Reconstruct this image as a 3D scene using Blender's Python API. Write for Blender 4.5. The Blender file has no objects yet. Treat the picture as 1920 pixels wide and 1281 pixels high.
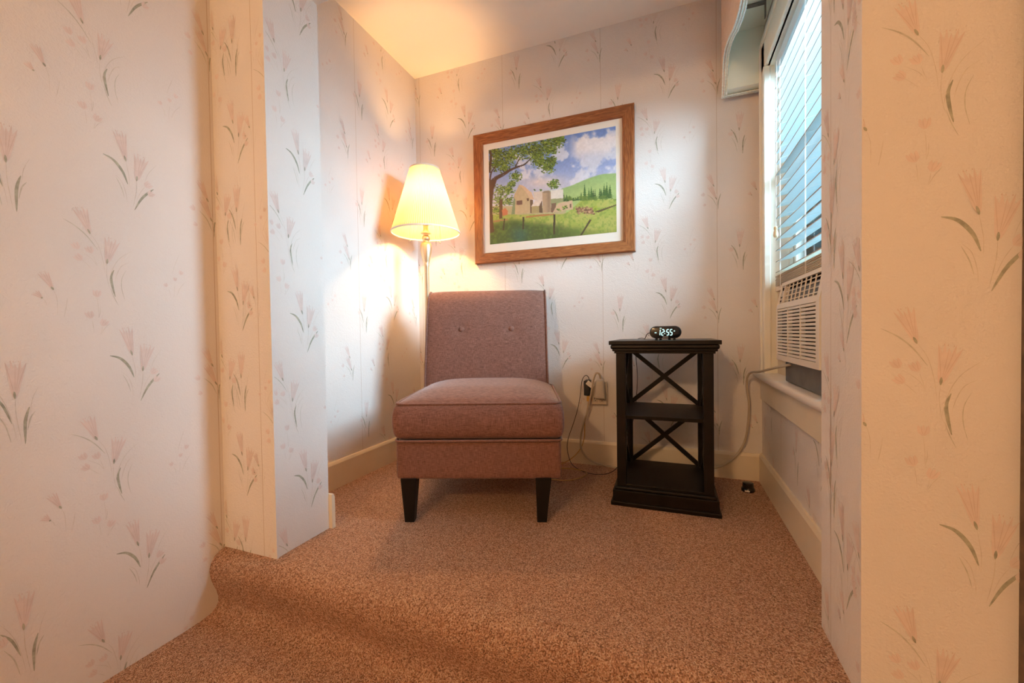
import bpy, bmesh, math, random
import numpy as np
from mathutils import Vector, Matrix

# ------------------------------------------------------------------ camera, world, lights, exposure
LAMP_W = 18.0      # floor lamp bulb
ROOM_W = 56.0      # added pendant, unseen behind the camera
WIN_W = 205.0      # daylight outside the window
SKY = 2.8
SLAT_TILT = math.radians(12)
SC = bpy.context.scene
COL = SC.collection
cam_data = bpy.data.cameras.new('camera')
cam_data.sensor_width = 36.0
cam_data.lens = 773.09 * 36.0 / 1920.0
cam_data.clip_start = 0.02
cam = bpy.data.objects.new('camera', cam_data)
COL.objects.link(cam)
cr = Vector((0.93419561, 0.35644359, -0.01505078))
cu = Vector((0.00710856, 0.02358137, 0.99969665))
cw = Vector((-0.35669038, 0.93401921, -0.01949581))
m = Matrix((cr, cu, -cw)).transposed().to_4x4()
m.translation = Vector((1.36337, -2.05856, 0.66))
cam.matrix_world = m
SC.camera = cam

SC.view_settings.view_transform = 'Standard'
SC.view_settings.look = 'None'
SC.view_settings.gamma = 1.0
SC.view_settings.use_curve_mapping = False
SC.view_settings.exposure = 0.3
SC.cycles.max_bounces = 10
SC.cycles.diffuse_bounces = 6
SC.cycles.transparent_max_bounces = 12
SC.cycles.caustics_reflective = False
SC.cycles.caustics_refractive = False
SC.cycles.sample_clamp_indirect = 8.0

W = 1.738; H = 2.137; YF = -1.175; YB = -0.973; XP = 0.266; XJ = 1.6745; XL = 0.041; ZL = -0.193
RX = 3.1; RY = -4.0          # extent of the room the camera stands in
LX, LY = 0.205, -0.235       # floor lamp axis

world = bpy.data.worlds.new('daylight'); SC.world = world
world.use_nodes = True
bg = world.node_tree.nodes['Background']
wt = world.node_tree
_tc = wt.nodes.new('ShaderNodeTexCoord'); _sx = wt.nodes.new('ShaderNodeSeparateXYZ'); _cr = wt.nodes.new('ShaderNodeValToRGB')
wt.links.new(_tc.outputs['Generated'], _sx.inputs[0]); wt.links.new(_sx.outputs['Z'], _cr.inputs['Fac']); wt.links.new(_cr.outputs['Color'], bg.inputs['Color'])
_cr.color_ramp.elements[0].position = 0.0; _cr.color_ramp.elements[0].color = (0.20, 0.26, 0.27, 1)      # ground
_cr.color_ramp.elements[1].position = 0.04; _cr.color_ramp.elements[1].color = (0.62, 0.88, 1.0, 1)       # sky
bg.inputs['Strength'].default_value = SKY

def lamp(name, kind, loc, energy, color, **kw):
    d = bpy.data.lights.new(name, kind); d.energy = energy; d.color = color
    for k, v in kw.items(): setattr(d, k, v)
    o = bpy.data.objects.new(name, d); COL.objects.link(o); o.location = loc
    return o
# daylight falling in through the window from the open sky outside
dl = lamp('window_daylight', 'AREA', (W + 0.95, -0.68, 1.9), WIN_W, (0.52, 0.81, 1.0), shape='RECTANGLE', size=1.3, size_y=0.8)
dl.rotation_euler = (0, math.radians(64), math.radians(-12))

# ------------------------------------------------------------------ materials
def nt(name):
    mt = bpy.data.materials.new(name); mt.use_nodes = True
    t = mt.node_tree; b = t.nodes['Principled BSDF']
    return mt, t, b
def node(t, typ, **kw):
    n = t.nodes.new(typ)
    for k, v in kw.items():
        if k in n.inputs: n.inputs[k].default_value = v
        else: setattr(n, k, v)
    return n
def mapping(t, scale=(1, 1, 1), coord='Object', rot=(0, 0, 0)):
    tc = node(t, 'ShaderNodeTexCoord'); mp = node(t, 'ShaderNodeMapping')
    mp.inputs['Scale'].default_value = scale; mp.inputs['Rotation'].default_value = rot
    t.links.new(tc.outputs[coord], mp.inputs['Vector']); return mp.outputs['Vector']
def ramp(t, fac, stops):
    r = node(t, 'ShaderNodeValToRGB'); e = r.color_ramp.elements
    while len(e) < len(stops): e.new(0.5)
    for i, (p_, c) in enumerate(stops):
        e[i].position = p_; e[i].color = (*c, 1)
    t.links.new(fac, r.inputs['Fac']); return r.outputs['Color']
def bump(t, b, h, strength, dist):
    n = node(t, 'ShaderNodeBump', Strength=strength, Distance=dist)
    t.links.new(h, n.inputs['Height']); t.links.new(n.outputs['Normal'], b.inputs['Normal'])
def plain(name, col, rough=0.6, metal=0.0, spec=0.5, var=0.06, scale=14, bmp=0.0, bscale=120, coat=0.0):
    mt, t, b = nt(name)
    v = mapping(t)
    nz = node(t, 'ShaderNodeTexNoise', Scale=scale, Detail=3.0); t.links.new(v, nz.inputs['Vector'])
    c0 = tuple(max(0, x * (1 - var)) for x in col); c1 = tuple(min(1, x * (1 + var)) for x in col)
    t.links.new(ramp(t, nz.outputs['Fac'], [(0.3, c0), (0.7, c1)]), b.inputs['Base Color'])
    b.inputs['Roughness'].default_value = rough; b.inputs['Metallic'].default_value = metal
    b.inputs['Specular IOR Level'].default_value = spec; b.inputs['Coat Weight'].default_value = coat
    if bmp > 0:
        n2 = node(t, 'ShaderNodeTexNoise', Scale=bscale, Detail=3.0); t.links.new(v, n2.inputs['Vector'])
        bump(t, b, n2.outputs['Fac'], bmp, 0.002)
    return mt
def paper_mat(name, col):
    mt, t, b = nt(name); v = mapping(t)
    big = node(t, 'ShaderNodeTexNoise', Scale=3.0, Detail=2.0); t.links.new(v, big.inputs['Vector'])
    c0 = tuple(x * 0.965 for x in col); c1 = tuple(min(1, x * 1.02) for x in col)
    t.links.new(ramp(t, big.outputs['Fac'], [(0.35, c0), (0.65, c1)]), b.inputs['Base Color'])
    b.inputs['Roughness'].default_value = 0.62; b.inputs['Specular IOR Level'].default_value = 0.35
    fib = node(t, 'ShaderNodeTexNoise', Scale=42.0, Detail=6.0, Distortion=2.2); t.links.new(v, fib.inputs['Vector'])
    grain = node(t, 'ShaderNodeTexNoise', Scale=260.0, Detail=2.0); t.links.new(v, grain.inputs['Vector'])
    mx = node(t, 'ShaderNodeMath', operation='ADD'); t.links.new(fib.outputs['Fac'], mx.inputs[0]); t.links.new(grain.outputs['Fac'], mx.inputs[1])
    bump(t, b, mx.outputs[0], 0.35, 0.0030)
    return mt
PAPER = (0.79, 0.745, 0.715)
M = {}
M['paper'] = paper_mat('wallpaper', PAPER)
M['petal'] = plain('printed_petal', (0.76, 0.652, 0.615), 0.7, var=0.05, scale=60)
M['petal_line'] = plain('printed_petal_line', (0.68, 0.555, 0.505), 0.7, var=0.06, scale=60)
M['leaf'] = plain('printed_leaf', (0.40, 0.40, 0.32), 0.7, var=0.25, scale=90)
M['leaf_light'] = plain('printed_leaf_light', (0.58, 0.56, 0.49), 0.7, var=0.15, scale=90)
M['stem'] = plain('printed_stem', (0.66, 0.61, 0.55), 0.7, var=0.12, scale=90)
M['seam'] = plain('paper_seam', (0.52, 0.40, 0.31), 0.8)
M['tear'] = plain('torn_paper_backing', (0.62, 0.36, 0.15), 0.8, var=0.2)
PAPER_SLOTS = ['paper', 'petal', 'petal_line', 'leaf', 'leaf_light', 'stem', 'seam', 'tear']
M['ceiling'] = plain('ceiling_paint', (0.87, 0.82, 0.76), 0.75, var=0.015, scale=4, bmp=0.12, bscale=60)
M['cream'] = plain('cream_trim_paint', (0.82, 0.72, 0.56), 0.4, var=0.035, scale=9, bmp=0.08, bscale=30)
M['casing'] = plain('window_casing_paint', (0.84, 0.81, 0.72), 0.4, var=0.03, scale=9, bmp=0.06, bscale=30)
M['sillwhite'] = plain('window_sill_paint', (0.80, 0.75, 0.70), 0.35, var=0.02)
M['mint'] = plain('pale_mint_paint', (0.86, 0.93, 0.84), 0.5, var=0.03, scale=6)
M['darkwood'] = plain('dark_wood_trim', (0.13, 0.085, 0.055), 0.6, var=0.3, scale=40, bmp=0.5, bscale=90)

def carpet():
    mt, t, b = nt('brown_loop_carpet'); v = mapping(t)
    vo = node(t, 'ShaderNodeTexVoronoi', Scale=370.0, Randomness=0.85); t.links.new(v, vo.inputs['Vector'])
    n1 = node(t, 'ShaderNodeTexNoise', Scale=290.0, Detail=3.0, Roughness=0.7); t.links.new(v, n1.inputs['Vector'])
    sp = node(t, 'ShaderNodeSeparateColor'); t.links.new(vo.outputs['Color'], sp.inputs['Color'])
    ad = node(t, 'ShaderNodeMath', operation='ADD'); t.links.new(sp.outputs[0], ad.inputs[0]); t.links.new(n1.outputs['Fac'], ad.inputs[1])
    hf = node(t, 'ShaderNodeMath', operation='MULTIPLY'); hf.inputs[1].default_value = 0.5; t.links.new(ad.outputs[0], hf.inputs[0])
    c = ramp(t, hf.outputs[0], [(0.20, (0.17, 0.066, 0.034)), (0.38, (0.50, 0.245, 0.145)), (0.58, (0.74, 0.42, 0.27)), (0.80, (0.92, 0.70, 0.54))])
    big = node(t, 'ShaderNodeTexNoise', Scale=5.0, Detail=2.0); t.links.new(v, big.inputs['Vector'])
    br = node(t, 'ShaderNodeBrightContrast'); t.links.new(c, br.inputs['Color'])
    mr = node(t, 'ShaderNodeMapRange'); mr.inputs['To Min'].default_value = -0.02; mr.inputs['To Max'].default_value = 0.02
    t.links.new(big.outputs['Fac'], mr.inputs['Value']); t.links.new(mr.outputs['Result'], br.inputs['Bright'])
    t.links.new(br.outputs['Color'], b.inputs['Base Color'])
    b.inputs['Roughness'].default_value = 0.95; b.inputs['Specular IOR Level'].default_value = 0.1
    b.inputs['Sheen Weight'].default_value = 0.15
    inv = node(t, 'ShaderNodeMath', operation='SUBTRACT'); inv.inputs[0].default_value = 1.0; t.links.new(vo.outputs['Distance'], inv.inputs[1])
    bump(t, b, inv.outputs[0], 1.0, 0.006)
    return mt
M['carpet'] = carpet()

def fabric(name, a, c, s=1.0):
    mt, t, b = nt(name)
    v1 = mapping(t, (60 * s, 60 * s, 620 * s)); v2 = mapping(t, (620 * s, 450 * s, 40 * s))
    n1 = node(t, 'ShaderNodeTexNoise', Scale=1.0, Detail=2.0); n2 = node(t, 'ShaderNodeTexNoise', Scale=1.0, Detail=2.0)
    t.links.new(v1, n1.inputs['Vector']); t.links.new(v2, n2.inputs['Vector'])
    ad = node(t, 'ShaderNodeMath', operation='ADD'); t.links.new(n1.outputs['Fac'], ad.inputs[0]); t.links.new(n2.outputs['Fac'], ad.inputs[1])
    hf = node(t, 'ShaderNodeMath', operation='MULTIPLY'); hf.inputs[1].default_value = 0.5; t.links.new(ad.outputs[0], hf.inputs[0])
    t.links.new(ramp(t, hf.outputs[0], [(0.32, a), (0.68, c)]), b.inputs['Base Color'])
    b.inputs['Roughness'].default_value = 0.9; b.inputs['Specular IOR Level'].default_value = 0.15
    b.inputs['Sheen Weight'].default_value = 0.25; b.inputs['Sheen Roughness'].default_value = 0.4
    bump(t, b, hf.outputs[0], 0.35, 0.0015)
    return mt
M['fabric'] = fabric('mauve_brown_upholstery', (0.110, 0.046, 0.033), (0.285, 0.145, 0.110))
M['piping'] = fabric('upholstery_piping', (0.13, 0.058, 0.042), (0.27, 0.138, 0.105))
M['valance_fabric'] = fabric('peach_valance_fabric', (0.56, 0.38, 0.27), (0.80, 0.62, 0.50), 0.6)
M['gimp'] = plain('pale_braid_trim', (0.78, 0.80, 0.74), 0.8, var=0.15, scale=150, bmp=0.5, bscale=300)

def oak():
    mt, t, b = nt('oak_frame'); v = mapping(t, (6, 60, 60))
    n1 = node(t, 'ShaderNodeTexNoise', Scale=2.2, Detail=5.0, Distortion=1.2); t.links.new(v, n1.inputs['Vector'])
    c = ramp(t, n1.outputs['Fac'], [(0.25, (0.13, 0.036, 0.010)), (0.5, (0.27, 0.088, 0.026)), (0.78, (0.42, 0.17, 0.060))])
    t.links.new(c, b.inputs['Base Color']); b.inputs['Roughness'].default_value = 0.38; b.inputs['Coat Weight'].default_value = 0.25
    bump(t, b, n1.outputs['Fac'], 0.15, 0.001); return mt
M['oak'] = oak()
def oak_v():
    mt = M['oak'].copy(); mt.name = 'oak_frame_upright'
    for n in mt.node_tree.nodes:
        if n.type == 'MAPPING': n.inputs['Scale'].default_value = (60, 60, 6)
    return mt
M['oak_v'] = oak_v()
M['mat'] = plain('mat_board', (0.80, 0.74, 0.66), 0.8, var=0.01)
M['black'] = plain('espresso_black_wood', (0.007, 0.0045, 0.0035), 0.36, var=0.4, scale=30, spec=0.25, bmp=0.06, bscale=60)
M['legblack'] = plain('black_painted_leg', (0.008, 0.006, 0.005), 0.4, spec=0.25)
M['blackplastic'] = plain('gloss_black_plastic', (0.012, 0.011, 0.012), 0.12, coat=0.4)
M['blackmatte'] = plain('matte_black_plastic', (0.02, 0.018, 0.017), 0.5)
M['nickel'] = plain('brushed_nickel', (0.78, 0.63, 0.42), 0.42, metal=1.0, var=0.04)
M['galv'] = plain('galvanised_steel', (0.22, 0.22, 0.22), 0.5, metal=0.6, var=0.15)
M['acplastic'] = plain('off_white_plastic', (0.78, 0.72, 0.63), 0.42, var=0.015)
M['acdark'] = plain('dark_louver_gap', (0.02, 0.013, 0.009), 1.0, spec=0.0)
M['acpanel'] = plain('grey_control_panel', (0.46, 0.42, 0.38), 0.35)
M['filler'] = plain('beige_filler_panel', (0.68, 0.60, 0.48), 0.5, var=0.05)
M['beigecord'] = plain('beige_cable', (0.56, 0.48, 0.37), 0.45)
M['blackcord'] = plain('black_cable', (0.02, 0.013, 0.01), 0.45)
M['goldcord'] = plain('clear_gold_cable', (0.60, 0.36, 0.11), 0.3)
M['yellowplug'] = plain('yellow_plug', (0.68, 0.42, 0.10), 0.4)
M['whiteplastic'] = plain('cream_plastic', (0.74, 0.66, 0.55), 0.4)
M['greyplug'] = plain('grey_plug_plastic', (0.60, 0.54, 0.46), 0.42)
M['whitelabel'] = plain('white_label', (0.80, 0.76, 0.70), 0.6)
M['tassel'] = plain('ivory_tassel', (0.82, 0.70, 0.45), 0.4)
M['blindcord'] = plain('white_cord', (0.85, 0.85, 0.82), 0.7)
M['woodrail'] = plain('cream_bottom_rail', (0.88, 0.73, 0.55), 0.5, var=0.06, scale=30)

def translucent(name, col, tcol, fac, rough=0.6, stripes=False):
    mt = bpy.data.materials.new(name); mt.use_nodes = True; t = mt.node_tree; t.nodes.clear()
    out = node(t, 'ShaderNodeOutputMaterial'); mx = node(t, 'ShaderNodeMixShader'); mx.inputs['Fac'].default_value = fac
    d = node(t, 'ShaderNodeBsdfPrincipled', Roughness=rough); tr = node(t, 'ShaderNodeBsdfTranslucent')
    v = mapping(t); nz = node(t, 'ShaderNodeTexNoise', Scale=18.0, Detail=2.0); t.links.new(v, nz.inputs['Vector'])
    t.links.new(ramp(t, nz.outputs['Fac'], [(0.3, tuple(x * 0.97 for x in col)), (0.7, col)]), d.inputs['Base Color'])
    tr.inputs['Color'].default_value = (*tcol, 1)
    t.links.new(d.outputs[0], mx.inputs[1]); t.links.new(tr.outputs[0], mx.inputs[2]); t.links.new(mx.outputs[0], out.inputs['Surface'])
    return mt
M['slat'] = translucent('white_blind_slat', (0.78, 0.82, 0.82), (0.66, 0.88, 0.95), 0.30)
M['slat_edge'] = plain('shaded_slat_edge', (0.52, 0.44, 0.35), 0.6)  # shade on the slat edges put into a darker, opaque brown
M['shade'] = translucent('ivory_pleated_shade', (0.80, 0.68, 0.46), (0.84, 0.60, 0.30), 0.34, 0.8)
M['shadetrim'] = plain('shade_trim_tape', (0.80, 0.72, 0.62), 0.8)
def emis(name, col, s):
    mt, t, b = nt(name); b.inputs['Base Color'].default_value = (0.02, 0.02, 0.02, 1)
    v = mapping(t); nz = node(t, 'ShaderNodeTexNoise', Scale=40.0); t.links.new(v, nz.inputs['Vector'])
    t.links.new(ramp(t, nz.outputs['Fac'], [(0.2, tuple(x * 0.9 for x in col)), (0.8, col)]), b.inputs['Emission Color'])
    b.inputs['Emission Strength'].default_value = s; return mt
M['led'] = emis('cyan_white_digits', (0.50, 1.0, 0.96), 1.8)
M['leddim'] = emis('dim_indicator', (0.6, 0.9, 0.85), 0.7)
M['bulb'] = emis('warm_bulb_glass', (1.0, 0.72, 0.35), 8.0)
M['diffuser'] = emis('added_pendant_diffuser', (1.0, 0.80, 0.56), 3.0)
def glass():
    mt = bpy.data.materials.new('window_glass'); mt.use_nodes = True; t = mt.node_tree; t.nodes.clear()
    out = node(t, 'ShaderNodeOutputMaterial'); mx = node(t, 'ShaderNodeMixShader')
    g = node(t, 'ShaderNodeBsdfGlossy', Roughness=0.02); tr = node(t, 'ShaderNodeBsdfTransparent')
    lw = node(t, 'ShaderNodeFresnel', IOR=1.45)
    t.links.new(lw.outputs[0], mx.inputs['Fac']); t.links.new(tr.outputs[0], mx.inputs[1]); t.links.new(g.outputs[0], mx.inputs[2])
    t.links.new(mx.outputs[0], out.inputs['Surface']); return mt
M['glass'] = glass()

# ------------------------------------------------------------------ helpers
def props(o, label=None, cat=None, group=None, kind=None):
    if label: o['label'] = label
    if cat: o['category'] = cat
    if group: o['group'] = group
    if kind: o['kind'] = kind
    return o
def thing(name, loc, rz, label, cat, group=None):
    o = bpy.data.objects.new(name, None); COL.objects.link(o); o.empty_display_size = 0.05
    o.location = loc; o.rotation_euler = (0, 0, rz)
    return props(o, label, cat, group)
def obj(name, bm, mats, parent=None, smooth=False, angle=None, keep=False):
    if isinstance(mats, str): mats = [mats]
    me = bpy.data.meshes.new(name)
    if not keep: bmesh.ops.recalc_face_normals(bm, faces=bm.faces)
    bm.to_mesh(me); bm.free()
    for k in mats: me.materials.append(M[k])
    if smooth or angle is not None:
        for p_ in me.polygons: p_.use_smooth = True
        if angle is not None: me.set_sharp_from_angle(angle=math.radians(angle))
    o = bpy.data.objects.new(name, me); COL.objects.link(o)
    if parent: o.parent = parent
    return o
def NB(): return bmesh.new()
def box(bm, a, b, bev=0.0, seg=2, mat=0, rot=None, about=None):
    a = Vector(a); b = Vector(b)
    r = bmesh.ops.create_cube(bm, size=1.0); vs = r['verts']
    c = (a + b) / 2; s = b - a
    for v in vs: v.co = Vector((v.co.x * s.x, v.co.y * s.y, v.co.z * s.z)) + c
    if bev > 0:
        es = list({e for v in vs for e in v.link_edges})
        bv = bmesh.ops.bevel(bm, geom=es, offset=bev, segments=seg, profile=0.5, affect='EDGES')
        vs = list({v for f in bv['faces'] for v in f.verts} | {v for v in vs if v.is_valid})
    if rot is not None:
        ab = Vector(about) if about else c
        for v in vs: v.co = rot @ (v.co - ab) + ab
    if mat:
        for f in {f for v in vs for f in v.link_faces}: f.material_index = mat
    return vs
def bar(bm, p0, p1, w, d, up=(0, 0, 1), bev=0.0):
    p0 = Vector(p0); p1 = Vector(p1); x = (p1 - p0); L = x.length; x.normalize()
    z = Vector(up); y = z.cross(x).normalized(); z = x.cross(y)
    vs = box(bm, (0, -w / 2, -d / 2), (L, w / 2, d / 2), bev)
    mt = Matrix((x, y, z)).transposed()
    for v in vs: v.co = mt @ v.co + p0
    return vs
def rbox(bm, c, s, r, n=14, fn=None):
    """rounded box as an even grid, fn(point) -> point for soft bulges"""
    c = Vector(c); h = Vector(s) / 2
    r = min(r, h.x, h.y, h.z)
    verts = {}
    def key(i, j, k):
        K = (i, j, k)
        if K in verts: return verts[K]
        def co(t_, hh):
            x = -hh + 2 * hh * t_ / n
            # crowd samples towards the rim
            return hh * math.sin(math.pi / 2 * (x / hh)) if hh > 0 else 0
        p_ = Vector((co(i, h.x), co(j, h.y), co(k, h.z)))
        q = Vector((max(-(h.x - r), min(h.x - r, p_.x)), max(-(h.y - r), min(h.y - r, p_.y)), max(-(h.z - r), min(h.z - r, p_.z))))
        d = p_ - q
        if d.length > 1e-9: p_ = q + d.normalized() * r
        if fn: p_ = fn(p_)
        verts[K] = bm.verts.new(p_ + c); return verts[K]
    for a in range(n):
        for b_ in range(n):
            for s_ in (0, n):
                for f in ([(s_, a, b_), (s_, a + 1, b_), (s_, a + 1, b_ + 1), (s_, a, b_ + 1)],
                          [(a, s_, b_), (a + 1, s_, b_), (a + 1, s_, b_ + 1), (a, s_, b_ + 1)],
                          [(a, b_, s_), (a + 1, b_, s_), (a + 1, b_ + 1, s_), (a, b_ + 1, s_)]):
                    try: bm.faces.new([key(*q) for q in f])
                    except ValueError: pass
def lathe(bm, prof, c=(0, 0, 0), n=48, cap=True, mod=None):
    rings = []
    for (r, z) in prof:
        ring = []
        for i in range(n):
            a = 2 * math.pi * i / n; rr = r if mod is None else mod(r, z, i)
            ring.append(bm.verts.new((c[0] + rr * math.cos(a), c[1] + rr * math.sin(a), c[2] + z)))
        rings.append(ring)
    for a, b in zip(rings[:-1], rings[1:]):
        for i in range(n): bm.faces.new((a[i], a[(i + 1) % n], b[(i + 1) % n], b[i]))
    if cap:
        bm.faces.new(rings[0]); bm.faces.new(rings[-1])
    return rings
def spline(pts, sub=8, closed=False):
    P = [Vector(p_) for p_ in pts]; out = []; n = len(P)
    rng = range(n) if closed else range(n - 1)
    for i in rng:
        if closed: p0, p1, p2, p3 = P[i - 1], P[i], P[(i + 1) % n], P[(i + 2) % n]
        else: p0, p1, p2, p3 = P[max(i - 1, 0)], P[i], P[i + 1], P[min(i + 2, n - 1)]
        for k in range(sub):
            t = k / sub
            out.append(0.5 * ((2 * p1) + (p2 - p0) * t + (2 * p0 - 5 * p1 + 4 * p2 - p3) * t * t + (3 * p1 - p0 - 3 * p2 + p3) * t ** 3))
    if not closed: out.append(P[-1])
    return out
def tube(bm, pts, r, n=8, closed=False, rad=None):
    P = [Vector(p_) for p_ in pts]; rings = []; up = Vector((0.13, 0.21, 1)).normalized(); N = len(P)
    for i, p_ in enumerate(P):
        if closed: d = P[(i + 1) % N] - P[i - 1]
        else: d = P[min(i + 1, N - 1)] - P[max(i - 1, 0)]
        d.normalize(); x = up - d * up.dot(d)
        if x.length < 1e-4: x = d.orthogonal()
        x.normalize(); y = d.cross(x); up = x
        rr = rad(i / (N - 1)) if rad else r
        rings.append([bm.verts.new(p_ + (x * math.cos(a) + y * math.sin(a)) * rr) for a in [2 * math.pi * k / n for k in range(n)]])
    pr = list(zip(rings[:-1], rings[1:]))
    if closed: pr.append((rings[-1], rings[0]))
    for a, b in pr:
        for k in range(n): bm.faces.new((a[k], a[(k + 1) % n], b[(k + 1) % n], b[k]))
    if not closed: bm.faces.new(rings[0]); bm.faces.new(rings[-1])
def extr(bm, prof, axis, a0, a1, order=None):
    """prism: closed 2-D outline extruded along an axis; outline in the other two axes (in xyz order)"""
    def P(q, a):
        l = list(q); l.insert(axis, a); return l
    v0 = [bm.verts.new(P(q, a0)) for q in prof]; v1 = [bm.verts.new(P(q, a1)) for q in prof]
    n = len(prof)
    for i in range(n): bm.faces.new((v0[i], v0[(i + 1) % n], v1[(i + 1) % n], v1[i]))
    bm.faces.new(v0); bm.faces.new(v1[::-1])
    return v0 + v1
MOTIF = [('L', (-0.048, 0.122), (-0.032, 0.069), 0.034), ('L', (0.012, 0.059), (0.0, 0.001), 0.038), ('g', 0.0035, [(-0.079, 0.092), (-0.056, 0.078), (-0.036, 0.058), (-0.017, 0.029)]), ('s', 0.0012, [(-0.032, 0.069), (-0.017, 0.043), (-0.008, 0.004), (-0.005, -0.028)]), ('B', (-0.058, 0.032), (-0.053, 0.023), 0.009), ('B', (-0.033, 0.027), (-0.027, 0.015), 0.009), ('B', (-0.054, 0.005), (-0.046, -0.002), 0.009), ('s', 0.001, [(-0.051, 0.022), (-0.03, 0.006), (-0.02, -0.011)]), ('s', 0.001, [(-0.027, 0.016), (-0.023, 0.002), (-0.019, -0.011)]), ('s', 0.001, [(-0.048, 0.0), (-0.039, -0.009), (-0.03, -0.019)]), ('s', 0.0014, [(0.0, 0.001), (-0.002, -0.025), (0.001, -0.054), (0.005, -0.067)]), ('s', 0.0018, [(0.053, 0.039), (0.029, 0.019), (0.014, -0.005), (0.005, -0.035), (0.002, -0.054)]), ('s', 0.0018, [(0.045, 0.007), (0.029, -0.004), (0.019, -0.026), (0.014, -0.048)]), ('G', 0.0075, [(0.013, -0.016), (0.007, -0.035), (0.009, -0.059), (0.014, -0.084)]), ('g', 0.002, [(0.005, -0.063), (0.011, -0.084), (0.02, -0.106)]), ('g', 0.002, [(0.038, -0.014), (0.029, -0.036), (0.028, -0.063), (0.034, -0.092)]), ('B', (-0.022, -0.079), (-0.022, -0.09), 0.0095), ('s', 0.0011, [(-0.022, -0.09), (-0.02, -0.114), (-0.02, -0.139)]), ('B', (-0.037, -0.132), (-0.033, -0.143), 0.0095), ('s', 0.0011, [(-0.033, -0.143), (-0.031, -0.159), (-0.03, -0.174)]), ('B', (-0.01, -0.151), (-0.014, -0.16), 0.0095), ('s', 0.0011, [(-0.014, -0.16), (-0.015, -0.17), (-0.018, -0.18)]), ('s', 0.0015, [(-0.017, -0.111), (-0.017, -0.125), (-0.02, -0.139)]), ('s', 0.0015, [(0.002, -0.152), (-0.009, -0.165), (-0.017, -0.18)]), ('L', (0.034, -0.167), (0.045, -0.232), 0.034), ('L', (0.08, -0.213), (0.068, -0.276), 0.04), ('G', 0.009, [(-0.001, -0.234), (0.02, -0.242), (0.038, -0.265), (0.048, -0.294)]), ('s', 0.0015, [(0.023, -0.278), (0.037, -0.295), (0.044, -0.324), (0.045, -0.343)]), ('s', 0.0013, [(0.045, -0.232), (0.051, -0.272), (0.051, -0.3)]), ('s', 0.0018, [(0.068, -0.276), (0.066, -0.309), (0.058, -0.352)]), ('G', 0.008, [(0.106, -0.289), (0.092, -0.304), (0.076, -0.326), (0.061, -0.358)]), ('B', (0.093, -0.282), (0.086, -0.289), 0.01), ('B', (0.099, -0.304), (0.094, -0.311), 0.009), ('s', 0.0013, [(0.086, -0.289), (0.075, -0.308), (0.066, -0.333)]), ('s', 0.0013, [(0.114, -0.221), (0.095, -0.25), (0.086, -0.276)]), ('g', 0.0025, [(0.024, -0.284), (0.034, -0.307), (0.04, -0.331)]), ('L', (-0.115, -0.04), (-0.1, -0.075), 0.022), ('L', (-0.129, -0.085), (-0.118, -0.097), 0.018), ('s', 0.0011, [(-0.1, -0.075), (-0.094, -0.096), (-0.093, -0.134)]), ('s', 0.0015, [(-0.076, -0.095), (-0.079, -0.117), (-0.083, -0.139)]), ('s', 0.001, [(-0.118, -0.097), (-0.113, -0.104), (-0.111, -0.113)]), ('B', (0.128, -0.042), (0.133, -0.05), 0.006), ('B', (0.168, -0.003), (0.162, -0.017), 0.007), ('B', (0.152, -0.023), (0.151, -0.037), 0.006), ('s', 0.001, [(0.133, -0.05), (0.138, -0.062), (0.14, -0.076)]), ('s', 0.001, [(0.151, -0.037), (0.15, -0.056), (0.148, -0.076)]), ('s', 0.0015, [(0.181, -0.025), (0.165, -0.047), (0.155, -0.072)]), ('s', 0.0013, [(0.166, 0.053), (0.153, 0.018), (0.146, -0.007)]), ('L', (-0.162, 0.265), (-0.165, 0.193), 0.038), ('s', 0.0016, [(-0.165, 0.193), (-0.164, 0.151), (-0.157, 0.09)]), ('G', 0.0075, [(-0.144, 0.168), (-0.151, 0.137), (-0.152, 0.088)]), ('g', 0.0035, [(-0.135, 0.157), (-0.143, 0.143), (-0.148, 0.117)]), ('s', 0.0013, [(-0.129, 0.211), (-0.139, 0.185), (-0.143, 0.154)]), ('G', 0.006, [(-0.199, 0.202), (-0.183, 0.177), (-0.171, 0.136)]), ('s', 0.0016, [(-0.199, 0.223), (-0.184, 0.192), (-0.172, 0.15), (-0.164, 0.096)]), ('g', 0.003, [(-0.195, 0.165), (-0.181, 0.135), (-0.173, 0.096)]), ('B', (-0.198, 0.182), (-0.192, 0.167), 0.011), ('L', (0.227, 0.28), (0.249, 0.228), 0.026), ('L', (0.233, 0.23), (0.259, 0.17), 0.028), ('B', (0.205, 0.195), (0.217, 0.182), 0.009), ('B', (0.211, 0.148), (0.223, 0.142), 0.007), ('s', 0.0012, [(0.249, 0.228), (0.259, 0.2), (0.265, 0.14)]), ('g', 0.004, [(0.223, 0.192), (0.245, 0.17), (0.259, 0.138)]), ('G', 0.005, [(0.277, 0.192), (0.267, 0.16), (0.265, 0.122)]), ('s', 0.0012, [(0.259, 0.17), (0.264, 0.14), (0.264, 0.09)])]
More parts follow.
